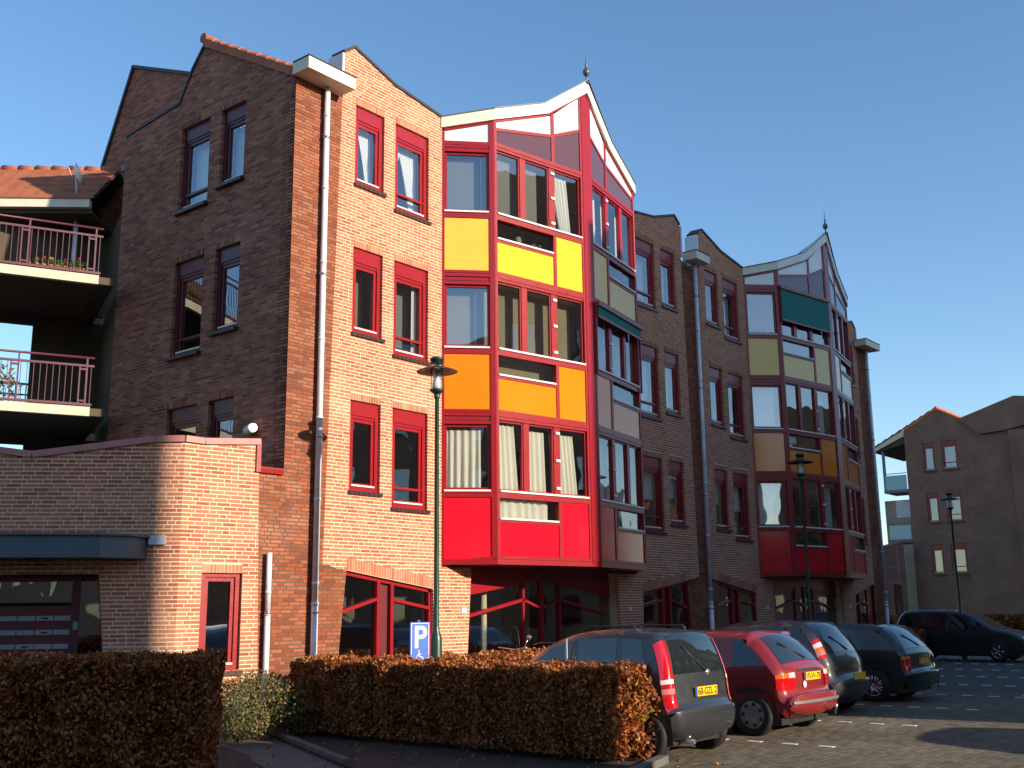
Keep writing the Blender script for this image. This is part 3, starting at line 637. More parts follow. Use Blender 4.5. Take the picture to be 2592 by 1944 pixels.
for F,pts in ((FA,[(0,4.33),(-.42,4.32)]),(FA,[(-.425,4.32),(-2.155,4.08)]),(FA,[(-2.165,4.08),(-2.63,4.14),(-6,4.55)]),(FB,[(0,4.33),(.305,4.32)]),(FB,[(.315,4.32),(1.245,4.40)])):
    mb=MB().mat('coping_rose')
    for a,b in zip(pts,pts[1:]): mb.bar(F,a,b,.095,-.35,.045)
    mb.build('coping',ent)
mb=MB().mat('paint_red'); mb.box(FB,1.185,1.262,-.3,.03,3.92,4.355); mb.box(F0,10.67,11.13,.01,.05,3.92,4.0); mb.build('flashing',ent)
mb=MB().mat('roof_sheet'); mb.plan([(9.5,14.1),(11.1,13.9),(11.1,19),(6,19),(6,17.6)],3.9,3.98); mb.build('flat_roof',ent)
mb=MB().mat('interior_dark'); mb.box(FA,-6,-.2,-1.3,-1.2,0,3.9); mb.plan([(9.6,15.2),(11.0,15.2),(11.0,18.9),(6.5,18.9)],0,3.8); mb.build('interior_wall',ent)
window(FB,ent,.37,1.03,.93,2.355,board=0,proj=.05)
sl_=MB().mat('brick_orange'); [sl_.box(FB,.36+i*.225,.575+i*.225,-.05,.10,.74,.80) for i in range(3)]; sl_.build('ledge',ent)
# entrance recess
mb=MB().mat('paint_red_dull'); mb.box(FA,-3.3,-1.10,-.42,-.34,2.25,2.34); mb.bar(FA,(-1.12,2.34),(-.86,0),.07,-.2,-.1)
mb.box(FA,-1.55,-1.42,-.42,-.3,0,2.3); mb.box(FA,-3.3,-1.5,-.44,-.36,.2,1.9); mb.box(FA,-3.3,-1.5,-.41,-.355,1.84,1.9); dr=mb.build('door_frame',ent)
pane(FA,dr,[(-1.42,0),(-.9,0),(-1.12,2.25),(-1.42,2.25)],-.28); pane(FA,dr,rect(-3.3,-1.55,1.95,2.25),-.38)
mbx=MB().mat('paint_red_dull').box(FA,-3.3,-1.5,-.36,-.34,.5,1.84).build('letterbox_panel',ent)
for r_ in range(3):
    for c_ in range(8):
        u=-1.535-c_*.255
        q=MB().mat('box_grey').box(FA,u-.24,u,-.338,-.315,1.69-.2*r_,1.76-.2*r_)
        if (c_,r_) in ((1,0),(1,1),(2,2)): q.mat('plastic_black').box(FA,u-.16,u-.07,-.314,-.312,1.71-.2*r_,1.735-.2*r_)
        q.build('letterbox',mbx)
MB().mat('box_grey').box(FA,-1.50,-1.43,-.30,-.28,1.56,1.67).build('intercom',ent)
# canopy
cn=MB().mat('zinc_dark'); cz0,cz1=2.50,2.86
cpl=[FA(-.46,.0,0),FA(-.62,.42,0),FA(-.98,.62,0),FA(-5.5,1.15,0),FA(-5.5,.0,0)]
cn.plan([(p.x,p.y) for p in cpl],cz0+.05,cz1-.01); co_=cn.build('canopy',ent)
q=MB().mat('roof_sheet'); q.plan([(p.x,p.y) for p in [FA(-.40,.0,0),FA(-.58,.47,0),FA(-.96,.67,0),FA(-5.5,1.2,0),FA(-5.5,.0,0)]],cz1-.005,cz1+.03); q.build('canopy_edge',co_)
MB().mat('zinc').box(FA,-.44,-.20,.003,.05,cz1-.10,cz1+.03).build('overflow_spout',ent)
emit_bricks('ent',ent)
wl=MB().mat('lamp_white'); wl.tube([(11.12,14.62,4.74),(10.98,14.28,4.74)],.075,12); top(wl.build('wall_lamp',None),'white tube floodlight on the dark end wall above the rose coping','lamp')
# ================================================================ gallery wing (left)
gal=thing('gallery_wing','open gallery wing with maroon railings, cream slabs and an orange tiled roof','building',(9,20,0))
GA=156.43; FG=Fr(10.41,18.36,GA-180)     # u negative to the left; normal to the camera
def balc(z,parent):
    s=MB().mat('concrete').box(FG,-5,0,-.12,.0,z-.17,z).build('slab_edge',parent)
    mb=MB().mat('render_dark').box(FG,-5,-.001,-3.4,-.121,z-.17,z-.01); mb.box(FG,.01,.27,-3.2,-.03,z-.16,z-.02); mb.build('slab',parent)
    rl=MB().mat('rail_maroon'); rl.tube([FG(-5,.0,z+.92),FG(.03,.0,z+.92)],.022,8); rl.box(FG,-5,.03,-.02,.02,z+.745,z+.785); rl.box(FG,-5,.02,-.025,.025,z+.015,z+.06)
    r=rl.build('railing',parent)
    for u in (-.13,-1.29,-2.45,-3.6):
        q=MB().mat('rail_maroon'); q.box(FG,u-.10,u-.075,-.015,.015,z+.06,z+.745); q.box(FG,u+.02,u+.05,-.015,.015,z+.06,z+.92); q.box(FG,u-.10,u+.03,-.02,.02,z+.09,z+.12); q.box(FG,u-.10,u+.03,-.02,.02,z+.68,z+.715); q.build('post',r)
    me=None; u=-.02
    while u>-4.6:
        if not any(-.11<u-p<.06 for p in (-.13,-1.29,-2.45,-3.6)):
            if me is None:
                q=MB().mat('rail_maroon').box(FG,u-.006,u+.006,-.006,.006,z+.06,z+.745); o=q.build('baluster',r); me=o.data; u_0=u
            else:
                o=bpy.data.objects.new('baluster',me); COL.objects.link(o); o.parent=r; o.location=FG.U*(u-u_0)
        u-=.1085
balc(5.52,gal); balc(8.05,gal); balc(2.75,gal)
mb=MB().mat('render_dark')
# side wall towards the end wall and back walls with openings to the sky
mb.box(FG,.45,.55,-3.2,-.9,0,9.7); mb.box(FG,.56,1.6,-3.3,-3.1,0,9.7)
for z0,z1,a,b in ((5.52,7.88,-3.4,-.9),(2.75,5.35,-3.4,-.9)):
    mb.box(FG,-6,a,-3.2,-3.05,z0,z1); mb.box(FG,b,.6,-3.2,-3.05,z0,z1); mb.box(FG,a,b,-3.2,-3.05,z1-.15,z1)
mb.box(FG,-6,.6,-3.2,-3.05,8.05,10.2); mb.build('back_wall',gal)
# far side railing seen against the sky
for z in (5.52,2.75):
    q=MB().mat('plastic_black'); q.box(FG,-3.4,-.9,-3.12,-3.08,z+.92,z+.96); q.box(FG,-3.4,-.9,-3.12,-3.08,z+.70,z+.73)
    for i in range(24): q.box(FG,-3.35+i*.105,-3.335+i*.105,-3.11,-3.09,z,z+.92)
    q.build('rear_railing',gal)
# roof
FR=Fr(10.98,19.93,-48)
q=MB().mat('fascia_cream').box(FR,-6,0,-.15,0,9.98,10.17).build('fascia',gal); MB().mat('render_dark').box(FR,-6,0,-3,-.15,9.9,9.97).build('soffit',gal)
MB().mat('zinc').tube([FR(-.45,-.6,8.05),FR(-.45,-.6,9.9)],.05,10).build('downpipe',gal)
rf=MB().mat('tile_dark'); rf.face([FR(-6,.0,10.17),FR(.1,.0,10.17),FR(.1,-1.55,11.42),FR(-6,-1.55,11.42)]); rf.face([FR(-6,-1.55,11.42),FR(.1,-1.55,11.42),FR(.1,-3.5,10.17),FR(-6,-3.5,10.17)]); rf.build('roof',gal)
tme=None; rme=None
for r_ in range(5):
    for c_ in range(20):
        u=.08-c_*.30-.30; d=.03-r_*.31; z=10.16+r_*.25
        if tme is None:
            q=MB().mat('roof_tile'); pr=[(0,.06),(.05,.068),(.11,.062),(.17,.058),(.24,.058),(.297,.06)]
            for (a,za),(b,zb) in zip(pr,pr[1:]):
                q.face([FR(u+a,d,z+za),FR(u+b,d,z+zb),FR(u+b,d-.33,z+zb+.235),FR(u+a,d-.33,z+za+.235)]); q.face([FR(u+a,d,z),FR(u+b,d,z),FR(u+b,d,z+zb),FR(u+a,d,z+za)])
            o=q.build('roof_tile',gal); tme=o.data; t0=FR(u,d,z)
        else:
            o=bpy.data.objects.new('roof_tile',tme); COL.objects.link(o); o.parent=gal; o.location=FR(u,d,z)-t0
for c_ in range(17):
    u=.1-c_*.36
    if rme is None: o=MB().mat('roof_tile').tube([FR(u-.40,-1.55,11.43),FR(u,-1.55,11.41)],[.105,.085],10).build('ridge_tile',gal); rme=o.data
    else: o=bpy.data.objects.new('ridge_tile',rme); COL.objects.link(o); o.parent=gal; o.location=FR.U*(-c_*.36)
# satellite dish
dp=FR(-.28,.10,10.62); q=MB().mat('white_strip')
for i in range(6):
    pass
ds=MB().mat('lamp_white').lathe((0,0,0),[(.0,.0),(.10,.010),(.18,.04),(.24,.08),(.245,.08),(.18,.035),(.10,.004),(0,-.01)],20); 
sd=thing('satellite_dish','white satellite dish at the right end of the orange tiled roof','dish',dp); o=ds.build('reflector',sd); o.matrix_world=Matrix.Translation(dp)@Matrix.Rotation(R(-28),4,'Z')@Matrix.Rotation(R(66),4,'Y')
q=MB().mat('zinc').tube([dp,dp+Vector((.15,.15,-.5))],.02,8); q.tube([dp+Vector((0,0,-.2)),dp+Vector((-.32,-.28,.0))],.01,6); q.build('bracket',sd)
# pots on the upper gallery
def leaves(mb,c,rx,ry,rz,n,size,seed=None,hemi=False):
    for _ in range(n):
        while True:
            a=Vector((rnd.uniform(-1,1),rnd.uniform(-1,1),rnd.uniform(0 if hemi else -1,1)))
            if a.length<=1: break
        p=Vector(c)+Vector((a.x*rx,a.y*ry,a.z*rz)); leaf(mb,p,size*rnd.uniform(.6,1.2))
def leaf(mb,p,s,up=.0):
    a=rnd.uniform(0,6.283); el=rnd.uniform(-1.2,1.2); t=Vector((math.cos(a)*math.cos(el),math.sin(a)*math.cos(el),math.sin(el)))
    b=t.cross(Vector((rnd.uniform(-1,1),rnd.uniform(-1,1),rnd.uniform(-1,1)))).normalized(); n=t.cross(b)
    mb.v+= [tuple(p-t*s*.5),tuple(p+b*s*.30+n*s*.10),tuple(p+t*s*.5),tuple(p-b*s*.30+n*s*.10)]; k=len(mb.v)-4
    mb.f.append((k,k+1,k+2)); mb.m.append(mb.mi); mb.f.append((k,k+2,k+3)); mb.m.append(mb.mi)
pots=[(-.26,'leaf_pot',None,'rightmost, tall leafy pot'),(-.37,'leaf_pot','petal_red','with the tallest red bloom'),(-.48,'leaf_pot',None,'plain green, left of the tallest red bloom'),(-.60,'leaf_pot','petal_red','with a low red bloom'),(-.72,'leaf_pot',None,'with low leaves between two red blooms'),(-.84,'leaf_pot','petal_yellow','with a small yellow bloom'),(-.97,'leaf_pot','petal_red','with red bloom above the yellow one'),(-1.10,'leaf_green',None,'with feathery pale leaves'),(-1.24,'leaf_green',None,'nearly bare, second from left'),(-1.38,'leaf_green',None,'nearly bare, leftmost beside the rail post')]
for u,lm,pt,ds_ in pots:
    p=FG(u,-.08,8.05); t=thing('flower_pot','small terracotta pot on the upper gallery, '+ds_,'flower pot',p,'flower pots along the upper gallery rail')
    MB().mat('terracotta').lathe(p,[(0,0),(.036,0),(.048,.085),(.054,.085),(.054,.11),(.046,.11),(.04,.09),(0,.09)],12).build('pot',t)
    q=MB().mat(lm); leaves(q,p+Vector((0,0,.12)),.07,.06,.13 if u>-1.2 else .05,60 if u>-1.2 else 18,.05,hemi=True); q.build('plant',t)
    if pt: q=MB().mat(pt); leaves(q,p+Vector((0,0,.24 if u<-.4 else .30)),.03,.03,.035,30,.03); q.build('bloom',t)
p=FG(-1.7,-1.2,5.52); t=thing('balcony_shrub','sparse dark shrub behind the lower gallery railing','plant',p); q=MB().mat('bark')
for i in range(7): a=rnd.uniform(0,6.28); q.tube([p,p+Vector((.15*math.cos(a),.15*math.sin(a),.4)),p+Vector((.5*math.cos(a),.4*math.sin(a),.7+.2*rnd.random()))],[.015,.01,.005],5)
q.build('stem',t); q=MB().mat('leaf_green'); leaves(q,p+Vector((0,0,.55)),.65,.5,.4,260,.10); q.build('foliage',t)
# ================================================================ ground
g=MB().mat('paved_ground').plan([(-400,-400),(600,-400),(600,600),(-400,600)],-.4,0).build('ground'); struct(g)
pv=MB().mat('paver'); px=[]; 
y=1.0; row=0
while y<8.6:
    x=10.2+(row%2)*.105
    while x<24: px.append((x,y)); x+=.21
    y+=.105; row+=1
    if y>7.6 and False: break
px.sort(key=lambda q:q[0]**2+q[1]**2); pm=None
hd=[q for q in px if abs(math.atan2(q[1],q[0])-R(22))<R(10)][:300]; hs=set(hd)
for (x,y) in px:
    if (x,y) in hs:
        if pm is None: o=MB().mat('paver').box(WORLD,x+.003,x+.207,y+.003,y+.102,-.05,.012,skip='o').build('paver',g); pm=o.data; p0=(x,y)
        else: o=bpy.data.objects.new('paver',pm); COL.objects.link(o); o.parent=g; o.location=(x-p0[0],y-p0[1],rnd.uniform(-.0015,.0015))
    else: 
        h=rnd.uniform(-.0015,.0015); pv.box(WORLD,x+.003,x+.207,y+.003,y+.102,.002,.012+h,skip='o')
o=pv.build('pavers',g,kind='stuff')
# parking bay markers: rows of white stones
for i,(x,y0,y1) in enumerate(((13.72,5.9,11.4),(16.75,5.9,11.4),(19.85,5.9,11.4),(22.9,5.9,11.4),(26.0,5.9,11.4),(29.1,5.9,11.4),(32.2,5.9,11.4),(35.4,5.9,11.4))):
    q=MB().mat('white_paint'); y=y0
    while y<y1: q.box(WORLD,x,x+.10,y,y+.20,.0,.0165 ,skip='o'); y+=.5
    struct(q.build('parking_line'))
q=MB().mat('white_paint'); x=23.4
while x<36: q.box(WORLD,x,x+.2,6.0,6.1,0,.0165,skip='o'); x+=.6
struct(q.build('parking_line'))
# beds, kerbs, path
bed=MB().mat('soil').plan([(10.66,13.3),(8.97,9.8),(8.2,7.9),(8.4,6.2),(11.2,6.95),(11.35,7.05),(11.35,11.95),(37,11.95),(37,13.9),(11.3,13.9),(10.66,13.6)],-.05,.05).build('planting_bed'); struct(bed)
bed2=MB().mat('soil').plan([(7.25,9.0),(8.9,11.4),(9.6,13.5),(8.4,13.6),(2,20),(-1,16)],-.05,.045).build('planting_bed'); struct(bed2)
kb=MB().mat('stone_kerb'); kk=struct(kb.box(Fr(8.4,6.2,15),0,3.0,.0,.12,0,.10).box(WORLD,11.35,11.47,11.0,11.85,0,.10).box(WORLD,11.47,37,11.83,11.95,0,.10).build('kerb'))
MB().mat('stone_kerb').box(Fr(8.97,9.8,64),0,3.9,.0,.10,-.02,.10).build('path_edging')
bpy.data.objects['path_edging']['kind']='structure'
ph=MB().mat('stone_kerb').plan([(7.3,8.0),(8.2,8.0),(8.97,9.8),(10.66,13.3),(10.6,13.6),(9.7,13.7),(9.2,12.2)],-.05,.012).build('path'); struct(ph)
# ================================================================ hedges and shrubs
def hedge(name,label,F,u0,u1,d0,d1,h,n,leafm='leaf_beech',base=None,group=None,low=.12,size=.055,yellow=False,zb=.04,open_end=False):
    """beech hedge: leaf shell round a twig core; stems below"""
    b=F((u0+u1)/2,(d0+d1)/2,0); t=thing(name,label,'hedge',b,group)
    cr=MB().mat('bark'); n_st=int((u1-u0)/.16)
    for i in range(n_st):
        u=u0+(i+.5)*(u1-u0)/n_st+rnd.uniform(-.04,.04); d=(d0+d1)/2+rnd.uniform(-.15,.15)*(d1-d0)
        p=F(u,d,zb); cr.tube([p,p+Vector((rnd.uniform(-.05,.05),rnd.uniform(-.05,.05),h*.45)),p+Vector((rnd.uniform(-.15,.15),rnd.uniform(-.15,.15),h*.85))],[.014,.010,.004],5)
        for _ in range(5):
            z=rnd.uniform(.2,.8)*h; q=p+Vector((0,0,z)); cr.tube([q,F(u+rnd.uniform(-.2,.2),d+rnd.uniform(-.5,.5)*(d1-d0),z+rnd.uniform(.05,.25))],[.006,.003],4)
    cr.build('stems',t)
    lf=MB().mat(leafm); sh_=.14
    def bumpf(u,z): return .035*math.sin(u*5.1+z*3)+.03*math.sin(u*11.3+2*z)+.02*math.sin(z*13+u*3)
    for _ in range(n):
        k=rnd.random(); e=abs(rnd.gauss(0,.05))
        if k<.34: u,d,z=rnd.uniform(u0,u1),d1-e,rnd.uniform(low,h)
        elif k<.56: u,d,z=rnd.uniform(u0,u1),d0+e,rnd.uniform(low,h)
        elif k<.80: u,d,z=rnd.uniform(u0,u1),rnd.uniform(d0,d1),h-e*.8
        elif k<.88: u,d,z=u1-e,rnd.uniform(d0,d1),rnd.uniform(low,h)
        elif k<.92: u,d,z=u0+e,rnd.uniform(d0,d1),rnd.uniform(low,h)
        else: u,d,z=rnd.uniform(u0,u1),rnd.uniform(d0,d1),rnd.uniform(low,h)
        if z<low+.25 and rnd.random()<.35: z+=.3
        w_=bumpf(u,z); d+= w_ if d>(d0+d1)/2 else -w_; z+= bumpf(u+7,d*3)*(.8 if z>h*.7 else 0); u+=bumpf(d*4,z)*.6
        if rnd.random()<.02: z+=.05
        leaf(lf,F(u,d,max(zb,z)),size*rnd.uniform(.65,1.35))
    if yellow:
        for _ in range(26):
            leaves(lf,F(u1+rnd.uniform(-.25,.10),rnd.uniform(d0-.10,d1),rnd.uniform(.18,h-.05)),.13,.13,.15,70,size*1.6)
    lf.build('foliage',t,kind='stuff')
    if yellow:
        q=MB().mat('leaf_yellow')
        for cu,cd,cz,r_ in yellow:
            leaves(q,F(cu,cd,cz),r_,r_,r_*1.5,110,size*1.5)
        q.build('yellow_leaves',t)
    # dense twiggy inside keeps light from passing straight through
    ins=MB().mat('leaf_beech'); 
    for _ in range(n//7):
        u,d,z=rnd.uniform(u0+.12,u1-.12),rnd.uniform(d0+.1,d1-.1),rnd.uniform(low+.12,h-.1); leaf(ins,F(u,d,z),size*3.0)
    ins.build('inner_leaves',t,kind='stuff'); return t
FH2=Fr(10.68,13.0,-91.5)      # u runs towards the camera side (-Y), normal -X
hedge('beech_hedge','brown beech hedge beside the dark grey car, its near end orange in the sun',FH2,.15,5.88,-.72,.02,1.09,62000,yellow=[(5.85,-.60,.74,.09),(5.88,-.66,.60,.09),(5.85,-.48,.64,.07)],size=.052)
FH1=Fr(6.95,9.15,-46)
hedge('beech_hedge','dark beech hedge in full shade in the left foreground before the entrance canopy',FH1,-6.2,-.28,-.75,.0,1.33,60000,size=.054)
FH3=Fr(12.3,12.2,0)
hedge('beech_hedge','long low beech hedge behind the parked cars along the brick facade',FH3,-.6,24,-.75,.0,1.02,30000,size=.075)
FH4=Fr(11.55,12.55,0)
hedge('beech_hedge','short beech hedge strip below the parking sign by the facade',FH4,-.4,.5,-.5,.1,1.02,4000,size=.06)
def shrub(label,c,r,h,n,size=.05):
    t=thing('shrub',label,'shrub',c); q=MB().mat('bark')
    for i in range(10):
        a=rnd.uniform(0,6.28); q.tube([c,Vector(c)+Vector((r*.4*math.cos(a),r*.4*math.sin(a),h*.5)),Vector(c)+Vector((r*.8*math.cos(a),r*.8*math.sin(a),h*.95))],[.012,.008,.003],4)
    q.build('stems',t); q=MB().mat('leaf_green'); leaves(q,Vector(c)+Vector((0,0,h*.5)),r,r,h*.5,n,size); q.build('foliage',t,kind='stuff')
shrub('loose green and yellowish shrub between the two hedges below the narrow red window',(10.15,12.95,.04),.55,.95,2600)
shrub('low olive shrub at the foot of the short drainpipe',(10.55,12.6,.04),.45,.8,1800)
shrub('small dull green shrub beside the path kerb, left of the drainpipe shrubs',(9.7,12.7,.04),.45,.6,1600)
fl_=MB().mat('leaf_beech')
for _ in range(260):
    x=rnd.uniform(7.6,11.6); y=rnd.gauss(7.2,1.6) if x>10.5 else rnd.uniform(6.5,13)
    if y<13.3: leaf(fl_,Vector((x,y,.06 if x<11.4 else .022)),.05)
fl_.build('fallen_leaves',None,kind='stuff',label='scattered brown leaves lying on the ground by the hedges',category='leaves')
# ================================================================ street lamps
def lamp(x,y,label,H=5.45):
    t=thing('street_lamp',label,'street lamp',(x,y,0),'green street lamps with disc shades'); c=(x,y,0)
    MB().mat('lamp_green').lathe(c,[(.085,0),(.085,1.30),(.075,1.36),(.05,1.42),(.042,1.5),(.032,4.80),(.045,4.82),(.05,4.88),(.028,4.89)],16).build('pole',t)
    MB().mat('lamp_green').lathe(c,[(.0,4.88),(.05,4.88),(.115,4.925),(.118,4.945),(.09,4.955),(0,4.955)],20).build('collar',t)
    MB().mat('lamp_glass').lathe(c,[(.092,4.95),(.092,5.35)],24).build('glass_cylinder',t)
    q=MB().mat('lamp_white').lathe(c,[(0,4.95),(.075,4.96),(.07,5.02),(.05,5.12),(.05,5.18)],18)
    for k in range(6): q.mat('steel').lathe(c,[(.048,5.12+k*.022),(.062,5.125+k*.022),(.048,5.13+k*.022)],18)
    q.build('lamp_insert',t)
    MB().mat('lamp_shade').lathe(c,[(.095,5.30),(.20,5.27),(.315,5.225),(.32,5.22),(.312,5.215),(.20,5.255),(.095,5.28)],32).build('lamp_shade',t)
    MB().mat('lamp_green').lathe(c,[(0,5.45),(.08,5.445),(.11,5.425),(.112,5.40),(.095,5.395),(.088,5.34),(0,5.34)],20).build('cap',t)
    q=MB().mat('lamp_green')
    for k in range(3):
        a=k*2.094+.6; q.tube([(x+.098*math.cos(a),y+.098*math.sin(a),4.94),(x+.098*math.cos(a),y+.098*math.sin(a),5.42)],.006,6)
    q.build('rod',t); return t
lamp(12.057,11.185,'nearest green street lamp with disc shade standing before the lit brick wall').scale=(1,1,1.033)
lamp(24.95,11.05,'green street lamp standing before the second glazed bay')
lamp(37.3,11.35,'farthest green street lamp before the distant brick block')
# ================================================================ parking sign
def text(body,size,F,u,d,z,mat,parent,name='lettering',ext=.002,az=None,bold=0):
    cu=bpy.data.curves.new(name,'FONT'); cu.body=body; cu.size=size; cu.extrude=ext; cu.align_x='CENTER'; cu.offset=bold
    o=bpy.data.objects.new(name,cu); COL.objects.link(o); me=bpy.data.meshes.new_from_object(o); bpy.data.objects.remove(o); bpy.data.curves.remove(cu)
    for v in me.vertices: 
        p=v.co.copy(); v.co=F(u+p.x,d+p.z,z+p.y)
    me.materials.clear(); me.materials.append(M[mat]); o=bpy.data.objects.new(name,me); COL.objects.link(o); o.parent=parent; return o
FS=Fr(12.25,11.7,-16); ps=thing('parking_sign','blue parking sign with white P standing behind the beech hedge','sign',(12.25,11.75,0))
q=MB().mat('sign_blue').box(FS,-.17,.17,-.012,0,.95,1.60); q.build('sign_plate',ps)
q=MB().mat('white_paint')
for a,b,c_,d in ((-.155,.155,1.578,1.588),(-.155,.155,.965,.975),(-.155,-.145,.975,1.578),(.145,.155,.975,1.578)): q.box(FS,a,b,.0,.0025,c_,d)
q.build('border',ps); text('P',.46,FS,0,.001,1.225,'white_paint',ps,bold=.008)
q=MB().mat('white_paint'); q.lathe(FS(-.02,.002,1.175),[(0,0),(.018,0),(.018,.001)],10,axis='y'); q.bar(FS,(-.02,1.16),(-.015,1.09),.014,0,.003); q.bar(FS,(-.015,1.09),(.035,1.09),.014,0,.003); q.bar(FS,(-.018,1.13),(.02,1.13),.011,0,.003); q.bar(FS,(.035,1.09),(.05,1.045),.014,0,.003)
for k in range(14):
    a=math.radians(100+k*19); b_=math.radians(100+(k+1)*19); q.bar(FS,(-.005+.055*math.cos(a),1.075+.055*math.sin(a)),(-.005+.055*math.cos(b_),1.075+.055*math.sin(b_)),.011,0,.0028)
q.build('wheelchair_symbol',ps); MB().mat('steel').lathe(FS(0,-.04,0),[(.024,0),(.024,1.63),(0,1.635)],12).build('pole',ps)
# ================================================================ vehicles
def car(name,label,cat,loc,rz,L,W,H,prof,paint,belt=.90,wheels=(.60,2.90),wr=.29,side_win=(),rearwin=None,lights=(),plate=None,rim='hubcap',tum=.17,bump_z=(.28,.52),group='cars parked nose in along the hedge',extra=None,rimstyle='cap',plate_z=.86,sill=.20,rshape=.10):
    """prof: side outline from the rear bottom over the roof to the front bottom, (y from rear, z); local y runs forward"""
    t=thing(name,label,cat,(0,0,0),group); hw0=W/2
    # smooth outline
    pts=[]; n=len(prof)
    for i in range(n-1):
        p0=prof[max(i-1,0)];p1=prof[i];p2=prof[i+1];p3=prof[min(i+2,n-1)]
        for k in range(4):
            s=k/4; pts.append(tuple(.5*((2*p1[a])+(-p0[a]+p2[a])*s+(2*p0[a]-5*p1[a]+4*p2[a]-p3[a])*s*s+(-p0[a]+3*p1[a]-3*p2[a]+p3[a])*s**3) for a in (0,1)))
    pts.append(prof[-1]); m=len(pts)
    def hw(y,z):
        w_=hw0*(1-tum*max(0,(z-belt))/(H-belt)) if z>belt else hw0*(1-.05*max(0,(.55-z))/.35)
        return w_*(1-.06*abs((y-L/2)/(L/2))**6)
    def nrm(i):
        a=pts[max(i-1,0)];b=pts[min(i+1,m-1)]; dx,dz=b[0]-a[0],b[1]-a[1]; l=math.hypot(dx,dz) or 1; return (-dz/l,dx/l)   # outward (left of travel rear->front over top is outward up)
    def S(i,v,off=0):
        """point on the shell; i float index, v -1..1"""
        i0=int(min(max(i,0),m-1.001)); f=i-i0; p=[pts[i0][a]*(1-f)+pts[i0+1][a]*f for a in (0,1)]; nn=nrm(i0) ; n2=nrm(min(i0+1,m-1)); nn=[nn[a]*(1-f)+n2[a]*f for a in (0,1)]
        a=abs(v); r=.085; v0=.86
        ins=r*(1-math.sqrt(max(0,1-((a-v0)/(1-v0))**2))) if a>v0 else 0
        ins+=rshape*.6*a*a*(1 if nn[0]<-.3 else .25)
        y=p[0]-nn[0]*(ins-off); z=p[1]-nn[1]*(ins-off); return Vector((v*hw(y,z),y,z))
    body=MB().mat(paint); NV=22; vs=[]
    for j in range(NV+1):
        v=-1+2*j/NV; v=math.copysign(abs(v)**.72,v); vs.append(v)
    for i in range(m):
        for v in vs: body.v.append(tuple(S(i,v)))
    for i in range(m-1):
        for j in range(NV):
            a=i*(NV+1)+j; body.f.append((a,a+1,a+NV+2,a+NV+1)); body.m.append(0); body.smooth.add(len(body.f)-1)
    # sides: columns between lower edge and the shell edge
    for sg in (-1,1):
        edge=[S(i,sg) for i in range(m)]; ys=[p.y for p in edge]; y0,y1=min(ys),max(ys); NC=46
        def topz(y):
            zs=[]
            for a,b in zip(edge,edge[1:]):
                if (a.y-y)*(b.y-y)<=0 and abs(a.y-b.y)>1e-6: zs.append(a.z+(b.z-a.z)*(y-a.y)/(b.y-a.y))
            return (min(zs),max(zs)) if len(zs)>1 else ((zs[0],zs[0]) if zs else (None,None))
        base=len(body.v); NR=10
        for c in range(NC+1):
            y=y0+(y1-y0)*(.0005+.999*(.5-.5*math.cos(math.pi*c/NC))); lo,hi=topz(y); 
            if lo is None: lo=hi=.5
            if hi-lo<.02 or lo>sill+.35: lo=sill
            lo=max(min(lo,hi),sill) if (y-y0>.25 and y1-y>.25) else lo
            if y-y0>.25 and y1-y>.25: lo=sill
            for r_ in range(NR+1):
                z=lo+(hi-lo)*r_/NR; body.v.append((sg*hw(y,z),y,z))
        for c in range(NC):
            for r_ in range(NR):
                a=base+c*(NR+1)+r_; q=(a,a+1,a+NR+2,a+NR+1); body.f.append(q if sg<0 else q[::-1]); body.m.append(0); body.smooth.add(len(body.f)-1)
    b=body.build('body',t)
    bb=MB().mat('plastic_black').box(WORLD,-hw0*.92,hw0*.92,.25,L-.25,sill-.03,sill+.06).build('underbody',t)
    def sidepatch(poly,mat,nm,off=.004,thick=None,sides=(-1,1),par=t):
        mb=MB().mat(mat)
        for sg in sides:
            q=[Vector((sg*(hw(y,z)+off),y,z)) for y,z in poly]; mb.face(q if sg>0 else q[::-1])
        return mb.build(nm,par)
    def shell(i0,i1,v0,v1,mat,nm,off=.006,ni=8,nv=8,par=t,vf=None):
        mb=MB().mat(mat)
        for a in range(ni+1):
            i=i0+(i1-i0)*a/ni; A,B=(v0,v1) if vf is None else vf(a/ni)
            for c in range(nv+1): mb.v.append(tuple(S(i,A+(B-A)*c/nv,off)))
        for a in range(ni):
            for c in range(nv):
                k=a*(nv+1)+c; mb.f.append((k,k+1,k+nv+2,k+nv+1)); mb.m.append(0); mb.smooth.add(len(mb.f)-1)
        # rim so the patch has thickness
        return mb.build(nm,par)
    def idx(z,rear=True):
        best=min(range(m) if False else [i for i in range(m) if (pts[i][0]<L*.4)==rear],key=lambda i:abs(pts[i][1]-z)+(0 if (nrm(i)[0]<-.2)==rear else 5)); return best
